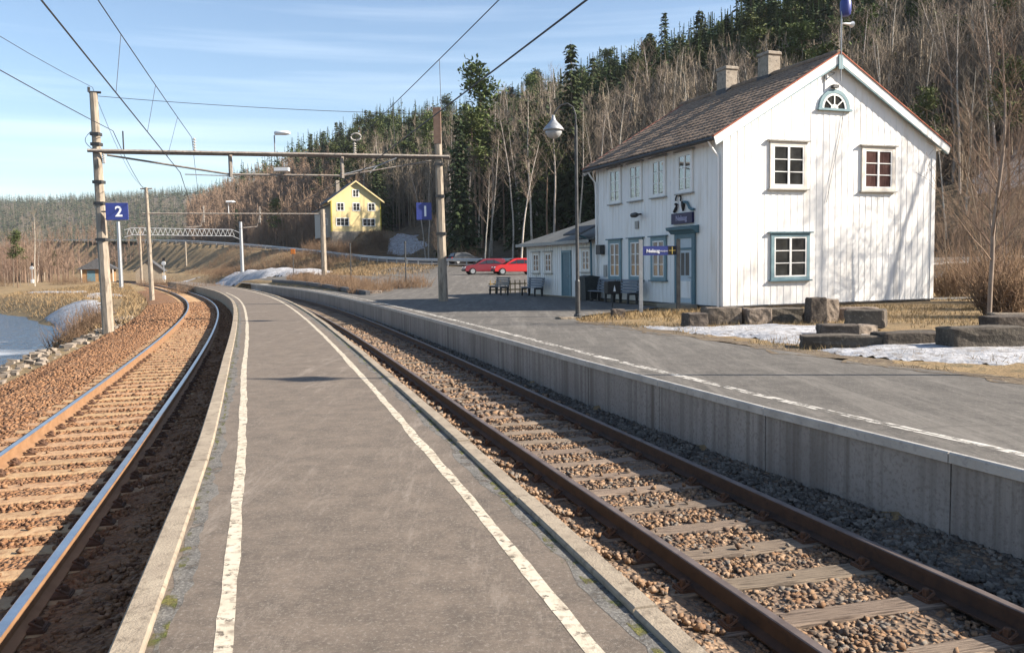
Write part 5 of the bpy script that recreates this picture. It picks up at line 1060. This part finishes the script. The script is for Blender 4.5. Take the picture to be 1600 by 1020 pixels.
# hillside wood: individuals nearest the station, told apart by where they stand
def hill_h(x, y): d, s, _ = poly_dist(np.array([x]), np.array([y]), FOOT); return float(d[0]*s[0])
def road_d(x, y): return float(poly_dist(np.array([x]), np.array([y]), ROAD)[0][0])
placed = []; counts = {k: 0 for k in LB}; rr = random.Random(5)
def wood_zone(x, y):
    px = 800+1333*x/y
    if px < 640: return 'on the slope round the yellow house', 'trees round the yellow house'
    if px < 960: return 'on the slope behind the car park', 'trees behind the car park'
    if px < 1400: return 'on the hill above the station roof', 'trees above the station roof'
    return 'on the slope right of the gable', 'trees right of the gable'
tries = 0
while len(placed) < 700 and tries < 60000:
    tries += 1
    y = 55+rr.random()**1.5*250; x = rr.uniform(-.62, .86)*y
    h = hill_h(x, y); 
    if h < 2.0 or road_d(x, y) < 6.5: continue
    if h > 75: continue
    px = 800+1333*x/y
    if 470 < px < 650 and y < 176 and abs(x-yx) < 13: continue
    if 540 < px < 660 and y < 150: continue
    if abs(y-156) < 11 and yx < x < yx+36: continue
    if 25 < x < 45 and 198 < y < 224: continue
    mind = 2.4 if y < 140 else 3.6
    if any((x-a)**2+(y-b_)**2 < mind*mind for a, b_, _ in placed[-400:]): continue
    g_ = rr.random(); clump = vnoise(np.array([x]), np.array([y]), 14, 9)[0]
    if px < 520: kind = 'brown' if h < 45 and g_ < .9 else ('spruce' if g_ < .97 else 'pine')
    elif px < 660: kind = ('spruce' if g_ < .3 else ('pine' if g_ < .5 else 'birch')) if h < 30 else ('spruce' if g_ < .6 else 'pine')
    elif px < 940: kind = 'spruce' if clump > .30 and g_ < .8 else ('pine' if g_ > .93 or (h > 42 and g_ > .6) else 'birch')
    elif px < 1230: kind = 'birch' if h < 30 and g_ < .94 else ('pine' if rr.random() < .6 else 'spruce')
    elif px < 1330: kind = 'birch' if h < 30 and g_ < .7 else ('spruce' if g_ < .4 else 'pine')
    else: kind = ('birch' if g_ < .45 else ('brown' if g_ < .88 else 'pine')) if h < 42 else ('pine' if g_ < .5 else ('spruce' if g_ < .7 else 'birch'))
    if counts[kind] > 295: continue
    counts[kind] += 1; wl, wg = wood_zone(x, y); placed.append((x, y, kind))
    sc_ = rr.uniform(.72, 1.1)*(.8 if kind == 'brown' and px < 520 else 1)
    if y < 85 and px > 1350: sc_ *= .75
    plant(kind, x, y, sc_, '%s %s' % (LB[kind], wl), '%s, %s' % (LB[kind], wg), NM[kind])
# the rest of the wood, higher and farther, as one mass of each kind
def bulk(kind, n, cond, label, seed, Hs, box, mt=None, fine=1.):
    g = np.random.default_rng(seed); V_, F_ = [], []; nv = 0
    libs = []
    for v in range(3):
        gg = np.random.default_rng(seed*7+v)
        if kind == 'conifer':
            C, D, Ls, Wd = [], [], [], []
            for i in range(int(34*fine)):
                u = gg.random()**.75; a = gg.uniform(0, 6.28); R_ = .17*(1-u)+.012; q = np.array([math.cos(a), math.sin(a), -.45]); C.append(np.array([q[0]*R_*.25, q[1]*R_*.25, u*.93+.05])); D.append(q/np.linalg.norm(q)); Ls.append(R_*1.05); Wd.append(R_*(.46 if fine > .6 else .7))
            V, F = needles(np.array(C), np.array(D), np.array(Ls), np.array(Wd), gg, .1)
            q = np.array([[-.012, 0, 0], [.012, 0, 0], [.004, 0, 1], [-.004, 0, 1.]]); V = np.concatenate([V, q, q[:, [1, 0, 2]]]); F = np.concatenate([F, [[len(V)-8+i for i in range(4)], [len(V)-4+i for i in range(4)]]])
        else:
            tip = np.array([gg.normal(0, .02), gg.normal(0, .02), .9]); V, F = tri_tubes([(np.array([0, 0, -.02]), tip, .0115, .004)], 3); A_, B_, W_ = [], [], []
            for i in range(int(20*fine)):
                u = gg.uniform(.25, .95); a = gg.uniform(0, 6.28); ln = .20*(1.15-u)*gg.uniform(.6, 1.3)+.03; p = tip*u; e = p+np.array([math.cos(a)*ln*.6, math.sin(a)*ln*.6, ln*.9]); A_.append(p); B_.append(e); W_.append(.0036/min(1, fine+.3))
                for _ in range(2 if fine > .6 else 1): f = p+(e-p)*gg.uniform(.3, .8); A_.append(f); B_.append(f+gg.normal(0, .045, 3)+np.array([0, 0, .05])); W_.append(.0028/min(1, fine+.3))
            A_, B_, W_ = np.array(A_), np.array(B_), np.array(W_)[:, None]; sd2 = np.cross(B_-A_, gg.normal(0, 1, A_.shape)); sd2 /= np.linalg.norm(sd2, axis=1)[:, None]; sd2 = sd2*W_
            V2 = np.stack([A_-sd2, A_+sd2, B_+sd2*.4, B_-sd2*.4], 1).reshape(-1, 3); F = np.concatenate([F, np.arange(len(V2)).reshape(-1, 4)+len(V)]); V = np.concatenate([V, V2])
        libs.append((V, F))
    Y = box[2]*(box[3]/box[2])**g.random(n*14); X = (g.uniform(box[0], box[1], n*14)-800)/1333*Y; ok = cond(X, Y); X, Y = X[ok][:n], Y[ok][:n]; Z = terr(X, Y)-.3
    for v in range(3):
        s = slice(v, None, 3); x, y, z = X[s], Y[s], Z[s]; k = len(x); V, F = libs[v]; h_ = Hs*g.uniform(.6, 1.2, k); a = g.uniform(0, 6.28, k)
        P = V[None]*h_[:, None, None]; P = np.stack([P[..., 0]*np.cos(a)[:, None]-P[..., 1]*np.sin(a)[:, None]+x[:, None], P[..., 0]*np.sin(a)[:, None]+P[..., 1]*np.cos(a)[:, None]+y[:, None], P[..., 2]+z[:, None]], -1)
        V_.append(P.reshape(-1, 3)); F_.append((F[None]+(np.arange(k)*len(V))[:, None, None]).reshape(-1, 4)+nv); nv += k*len(V)
    return tag(mk('far_wood', np.concatenate(V_), np.concatenate(F_), MT[mt or ('spruce' if kind == 'conifer' else 'twig_brown')]), label, 'wood', kind='stuff')
def c_hill(X, Y):
    d, s, _ = poly_dist(X, Y, FOOT); h = d*s; px = 800+1333*X/Y; return (h > np.where(px < 520, 50, 30)) & (px > -50) & (px < 1700) & (np.abs(X-yx)+np.abs(Y-159) > 22) & ~((X > 25) & (X < 45) & (Y > 196) & (Y < 224))
def c_hillb(X, Y):
    d, s, _ = poly_dist(X, Y, FOOT); h = d*s; px = 800+1333*X/Y; return (h > 16) & (h < np.where(px > 900, np.where(px > 1330, 46, 33), 52)) & (px > 300) & (px < 1700) & (np.abs(X-yx)+np.abs(Y-159) > 22) & ~((X > 25) & (X < 45) & (Y > 196) & (Y < 224))
def c_hillb2(X, Y):
    d, s, _ = poly_dist(X, Y, FOOT); h = d*s; return (h > 8) & (h < 66) & (np.abs(X-yx)+np.abs(Y-159) > 24) & (poly_dist(X, Y, ROAD)[0] > 6)
def c_left(X, Y):
    d, s, _ = poly_dist(X, Y, FOOT); o, t = offset_of(X, np.clip(Y, -55, 290)); px = 800+1333*X/Y; land = Y-103+.32*(X+55)
    return (d*s < -4) & (px > -60) & (px < 330) & (land > 12) & ((o < -9) | (Y > 260))
bulk('conifer', 2900, c_hill, 'mid green pine wood mixed along the top of the hill', 13, 16, (250, 1680, 110, 700), 'pine')
bulk('conifer', 3000, c_hill, 'dark conifer wood covering the top of the hill', 3, 16, (250, 1680, 110, 900))
bulk('bare', 1700, c_hillb, 'bare birch wood mixed along the upper hill', 4, 15, (560, 1680, 90, 420), 'twig_grey')
bulk('bare', 1900, c_hillb2, 'bare brown wood on the slope left of the yellow house', 9, 14, (300, 580, 150, 520))
bulk('bare', 1400, c_left, 'bare brown wood on the flat beyond the lake', 5, 8.5, (-60, 340, 150, 620))
bulk('conifer', 7000, lambda X, Y: terr(X, Y) > 4, 'distant conifer forest on the far ridge', 6, 15, (-80, 440, 640, 1750), None, .4)
bulk('bare', 3000, lambda X, Y: (terr(X, Y) > 1) & (poly_dist(X, Y, FOOT)[1] < 0), 'grey bare forest low on the far ridge', 8, 13, (-80, 440, 480, 1500), 'far_bare', .4)
# individual trees on the flat beyond the lake
lk = 0
while lk < 46:
    y = rr.uniform(118, 215); px = rr.uniform(-30, 300); x = (px-800)/1333*y; o, t = offset_of(np.array([x]), np.array([y]))
    if abs(o[0]) < 9 or y-103+.32*(x+55) < 6 or hill_h(x, y) > 0 or (o[0] > -9 and px > 150) or (70 < px < 190 and y < 160): continue
    kd = 'brown' if rr.random() < .62 else ('birch' if rr.random() < .75 else 'pine'); plant(kd, x, y, rr.uniform(.4, .68), '%s on the flat ground beyond the lake' % LB[kd], LB[kd]+' beyond the lake', NM[kd]); lk += 1
# named single trees
plant('brown', 11.76, 21.03, .58, 'young slender bare tree beside the stone blocks right of the gable', None, 'bare_tree')
plant('brown', 29.5, 26.9, 1.35, 'brown bare tree off the end of the gable wall', None, 'bare_tree')
plant('brown', 24.6, 28.5, 1.0, 'middling brown bare tree on the lawn in line with the gable', None, 'bare_tree'); plant('birch', 33.0, 27.6, 1.0, 'bare birch next to the brown tree off the gable', None, 'birch_tree')
plant('birch', 1.0, 88.0, .75, 'single bare birch at the car park edge behind the annex', None, 'birch_tree'); plant('birch', -3.0, 97.5, .6, 'thin bare birch behind the parked cars', None, 'birch_tree')
plant('brown', 21.5, 37.0, .42, 'small twiggy bare tree on the lawn behind the house', None, 'bare_tree'); plant('brown', 13.2, 23.6, .36, 'bushy bare sapling just behind the slender young tree', None, 'bare_tree'); plant('brown', 15.4, 27.2, .45, 'twiggy bare tree between the sapling and the house', None, 'bare_tree'); plant('brown', 18.6, 36.4, .36, 'stubby bare tree by the garden path behind the house', None, 'bare_tree'); plant('brown', 22.4, 40.5, .6, 'wide bare tree beyond the garden path', None, 'bare_tree')
plant('brown', 27.0, 44.0, .5, 'bare orchard tree on the lawn beside the path', None, 'bare_tree'); plant('brown', 17.2, 29.6, .44, 'low bare thicket tree off the house corner', None, 'bare_tree')
pk = PINE[0]; p = thing('pine_tree', 'tall rounded pine standing clear of the wood against sky', 'tree', (-4.3, 128, tz(-4.3, 128)), 1.0); p.scale = (1.6, 1.6, 1.7); inst('trunk', pk[0], p); inst('crown', pk[1], p)
plant('spruce', 8.6, 118, 1.35, 'tall spruce behind the swan neck lamp', None, 'spruce_tree'); plant('spruce', 2.5, 112, 1.15, 'broad dark spruce left of the swan neck lamp', None, 'spruce_tree'); plant('spruce', -6.5, 113, 1.0, 'dark spruce behind the car park gantry pole', None, 'spruce_tree')
plant('brown', -8.6, 103, .45, 'reddish bare shrub tree between the yellow house and cars', None, 'bare_tree')

# shrubs, dry grass, shore rocks
def shrub(x, y, rx, ry, h, n, label, seed, m_='shrub', name='shrub'):
    g = np.random.default_rng(seed); segs = []; A_ = g.uniform(0, 6.28, n); Q_ = np.sqrt(g.random(n)); BX, BY = rx*Q_*np.cos(A_), ry*Q_*np.sin(A_); z0 = tz(x, y); BZ = terr(x+BX, y+BY)-z0-.05
    for i in range(n):
        bx_, by_ = BX[i], BY[i]; d = np.array([g.normal(0, .35), g.normal(0, .35), 1.]); d /= np.linalg.norm(d); hh = h*g.uniform(.4, 1.1)
        p0 = np.array([bx_, by_, BZ[i]]); p1_ = p0+d*hh*.6; p2 = p1_+(d+g.normal(0, .35, 3))*hh*.4; segs += [(p0, p1_, .012, .009), (p1_, p2, .009, .005)]
        for _ in range(3): q0 = p0+(p1_-p0)*g.uniform(.3, 1); segs.append((q0, q0+(g.normal(0, .5, 3)+np.array([0, 0, .6]))*hh*.35, .007, .004))
    V, F = tri_tubes(segs, 3); return tag(mk(name, V, F, MT[m_], loc=(x, y, tz(x, y))), label, 'shrub')
def atx(o, t): a, b_ = at(o, t); return float(a), float(b_)
for i, (o, t) in enumerate(((6.9, 50), (7.1, 56), (7.3, 62), (7.4, 68), (7.6, 74), (7.9, 80))):
    x, y = atx(o, t); s = shrub(x, y, 1.3, 3.0, .95, 260, 'low brown twiggy hedge shrub in the bed along the platform', 100+i); s['group'] = 'hedge shrubs along the platform bed'
shrub(-6.9, 55.5, 1.7, 1.5, 1.0, 260, 'round brown shrub bed by the car park entrance', 120)
V = []
for t in np.arange(46, 84, 1.5):
    for o, z in ((5.75, .02), (5.75, .26), (6.0, .26), (6.0, .02)): x, y = at(o, t); V.append((x, y, tz(x, y)+z))
n_ = len(V)//4; F = [(i*4+j, i*4+(j+1) % 4, i*4+4+(j+1) % 4, i*4+4+j) for i in range(n_-1) for j in range(4)]+[(3, 2, 1, 0), tuple(len(V)-4+j for j in range(4))]
tag(mk('bed_edging', V, F, MT['slate']), 'dark timber edging along the shrub bed by the platform', 'edging')
def shrubs_at(lst, h, n, label, grp, seed):
    for i, (x, y, r_) in enumerate(lst): s = shrub(x, y, r_, r_, h, n, label, seed+i); s['group'] = grp
shrubs_at([(-18.8, 36, .7), (-20.2, 40.5, .8), (-21.0, 43.0, .7)], 1.3, 120, 'thin bare shrub on the lake bank', 'shrubs on the lake bank', 200)
shrubs_at([(-31, 84, 3), (-24, 120, 4), (-38, 128, 4), (-44, 135, 4), (-20, 132, 3), (-22.5, 141, 2.5), (-34, 141, 3), (-30, 128, 4), (-36, 137, 4), (-42, 147, 4), (-48, 158, 5), (-55, 172, 5), (-62, 185, 5), (-40, 132, 4), (-50, 150, 4), (-58, 165, 5), (-46, 140, 4), (-26, 112, 3)], 1.5, 300, 'brown scrub below the embankment road', 'scrub below the road', 220)
shrubs_at([(13.4, 23.2, .5), (15.2, 26.4, .7), (17.2, 30.2, .7), (18.4, 35.6, .6), (22, 40, 1.2), (24, 42.5, 1.2), (28, 47, 1.5)], 2.0, 200, 'tall brown thicket shrub right of the house', 'thicket shrubs right of the house', 240)
shrubs_at([(-27.5, 151.6, 2.2), (-31.5, 151.2, 2.2), (-23.6, 153.2, 2.0), (-35, 154, 2.2), (-29.5, 149.8, 2.0)], 2.6, 300, 'tall brown scrub right below the yellow house', 'scrub below the yellow house', 300)
shrubs_at([(-52, 125, 3), (-66, 128, 3), (-78, 128, 3), (-92, 135, 4)], 1.8, 220, 'brown scrub on the far side of the lake', 'scrub beyond the lake', 260)
shrubs_at([(12, 100, 3), (20, 94, 3), (4, 108, 3), (-5, 110, 2.5), (30, 84, 3), (38, 76, 3), (44, 70, 3)], 2.4, 300, 'dense bare undergrowth at the foot of the hill', 'undergrowth at the hill foot', 280)
def blades(name, region, n, h, label, seed, m_='drygrass', keep=None, wdt=.008):
    g = np.random.default_rng(seed); X = g.uniform(region[0], region[1], n); Y = g.uniform(region[2], region[3], n); o, t = offset_of(X, Y)
    k = keep(X, Y, o, t); X, Y = X[k], Y[k]; Z = terr(X, Y); n = len(X); a = g.uniform(0, 6.28, n); hh = h*g.uniform(.4, 1.2, n); ln = hh*g.uniform(.2, 1.0, n); b_ = g.uniform(0, 6.28, n)
    wx, wy = np.cos(a)*wdt, np.sin(a)*wdt; P0 = np.stack([X-wx, Y-wy, Z-.01], 1); P1 = np.stack([X+wx, Y+wy, Z-.01], 1); P2 = np.stack([X+np.cos(b_)*ln, Y+np.sin(b_)*ln, Z+hh], 1)
    V = np.stack([P0, P1, P2], 1).reshape(-1, 3); return tag(mk(name, V, np.arange(3*n).reshape(-1, 3), MT[m_]), label, 'grass', kind='stuff')
ca, sa = math.cos(HA), math.sin(HA)
def uv(X, Y): dx, dy = X-7.0, Y-28.33; return dx*ca+dy*sa, -dx*sa+dy*ca
def k_house(X, Y, o, t): u_, v_ = uv(X, Y); c = vnoise(X, Y, 1.1, 2); return (o > asp_out_v(t)+.1) & ~((u_ > -.05) & (u_ < W) & (v_ > -.02)) & (c > -.35+.5*((X > 3) & (Y < 21)))
def asp_out_v(t): return np.interp(t, [-8, 5, 8.2, 9.5, 12.2, 15.2, 19.5, 21.8, 24, 26, 30, 36, 60, 96], [9.2, 8.9, 8.6, 8.35, 8.1, 8.0, 7.85, 7.6, 9.5, 13.0, 13.0, 13.2, 13.5, 13.5])
blades('dry_grass', (1, 24, 9, 29), 42000, .13, 'short dry yellow grass between the platform and house', 1, keep=k_house)
blades('tall_dry_grass', (1.4, 7.5, 23, 28.5), 4200, .17, 'tall ochre dry grass strip in front of the station wall', 2, keep=lambda X, Y, o, t: (uv(X, Y)[1] < -.1) & (o > asp_out_v(t)+.2) & (Y > 24.2+.12*(X-2)) & (Y < 27.4+.3*(X-2)) & (vnoise(X, Y, .7, 4) > -.2), wdt=.012)
blades('lawn_grass', (15, 45, 26, 62), 26000, .12, 'short dry lawn behind and right of the house', 3, keep=lambda X, Y, o, t: (uv(X, Y)[0] > W+.1), wdt=.018)
blades('bank_grass', (-60, -16, 36, 125), 42000, .35, 'dry brown grass on the lake bank', 4, keep=lambda X, Y, o, t: (o < -6.2) & (terr(X, Y) > LAKE+.15) & ~((t > 56) & (t < 79) & (o > -14.5) & (o < -8)), wdt=.03, m_='drybank')
blades('bank_grass', (-40, -8, 84, 160), 26000, .4, 'dry brown grass on the embankment below the road', 5, keep=lambda X, Y, o, t: (o > 14) & (poly_dist(X, Y, ROAD)[0] > 4.5), wdt=.035, m_='drybank')
g = random.Random(3)
mr_ = MB()
for i in range(650):
    t = g.uniform(8, 48); o = -g.uniform(6.3, 9.0); x, y = atx(o, t); s = g.uniform(.05, .2); z = tz(x, y)
    V = [(x+s*(a+g.uniform(-.4, .4)), y+s*(b_+g.uniform(-.4, .4)), z+s*.5*(c+g.uniform(-.4, .4))) for c in (-1, 1) for b_ in (-.5, .5) for a in (-.6, .6)]; mr_.add(V, [(0, 2, 3, 1), (4, 5, 7, 6), (0, 1, 5, 4), (2, 6, 7, 3), (0, 4, 6, 2), (1, 3, 7, 5)])
tag(obj('shore_rocks', mr_, MT['rock']), 'pale broken rocks tipped along the embankment edge', 'rocks', kind='stuff')
# lawn path and low wall behind the house
V = []
for i in range(14): x = 15+i*2.2; y = 33+i*.95; V += [(x, y-.9, tz(x, y-.9)+.03), (x, y+.9, tz(x, y+.9)+.03)]
tag(mk('garden_path', V, [(2*i, 2*i+2, 2*i+3, 2*i+1) for i in range(13)], MT['asphalt2']), 'grey path crossing the lawn behind the house', kind='structure')
lw_ = thing('low_wall', 'low dark stone wall with pale coping at the lawn edge', 'wall', (0, 0, 0))
pp = [(18+i*2.5, 52+i*1.0-.02*i*i) for i in range(17)]
for a, b_ in zip(pp[:-1], pp[1:]):
    z = min(tz(*a), tz(*b_)); dx, dy = b_[0]-a[0], b_[1]-a[1]; ln = math.hypot(dx, dy); nx_, ny_ = -dy/ln*.18, dx/ln*.18
    V = [(a[0]+nx_, a[1]+ny_), (a[0]-nx_, a[1]-ny_), (b_[0]-nx_, b_[1]-ny_), (b_[0]+nx_, b_[1]+ny_)]
    obj('wall_section', MB().prism(V, z-.5, z+.55, lambda p, q, r_: (p, q, r_)), MT['granite_dark'], lw_); obj('coping', MB().prism([(p*1.0, q) for p, q in V], z+.552, z+.66, lambda p, q, r_: (p, q, r_)), MT['coping'], lw_)

# ------------------------------------------------------------------ air: pale even haze round the whole valley
hz = obj('haze', MB().box(-4900, 4900, -880, 5650, -6, 185), None); tag(hz, 'pale spring haze filling the valley', 'haze', kind='stuff')
Mh = bpy.data.materials.new('valley_haze'); Mh.use_nodes = True; Mh.node_tree.nodes.clear(); _o = Mh.node_tree.nodes.new('ShaderNodeOutputMaterial'); _v = Mh.node_tree.nodes.new('ShaderNodeVolumePrincipled')
_v.inputs['Color'].default_value = (.80, .88, 1.0, 1); _v.inputs['Density'].default_value = .00010; _v.inputs['Anisotropy'].default_value = .2; Mh.node_tree.links.new(_v.outputs[0], _o.inputs['Volume']); hz.data.materials.append(Mh)
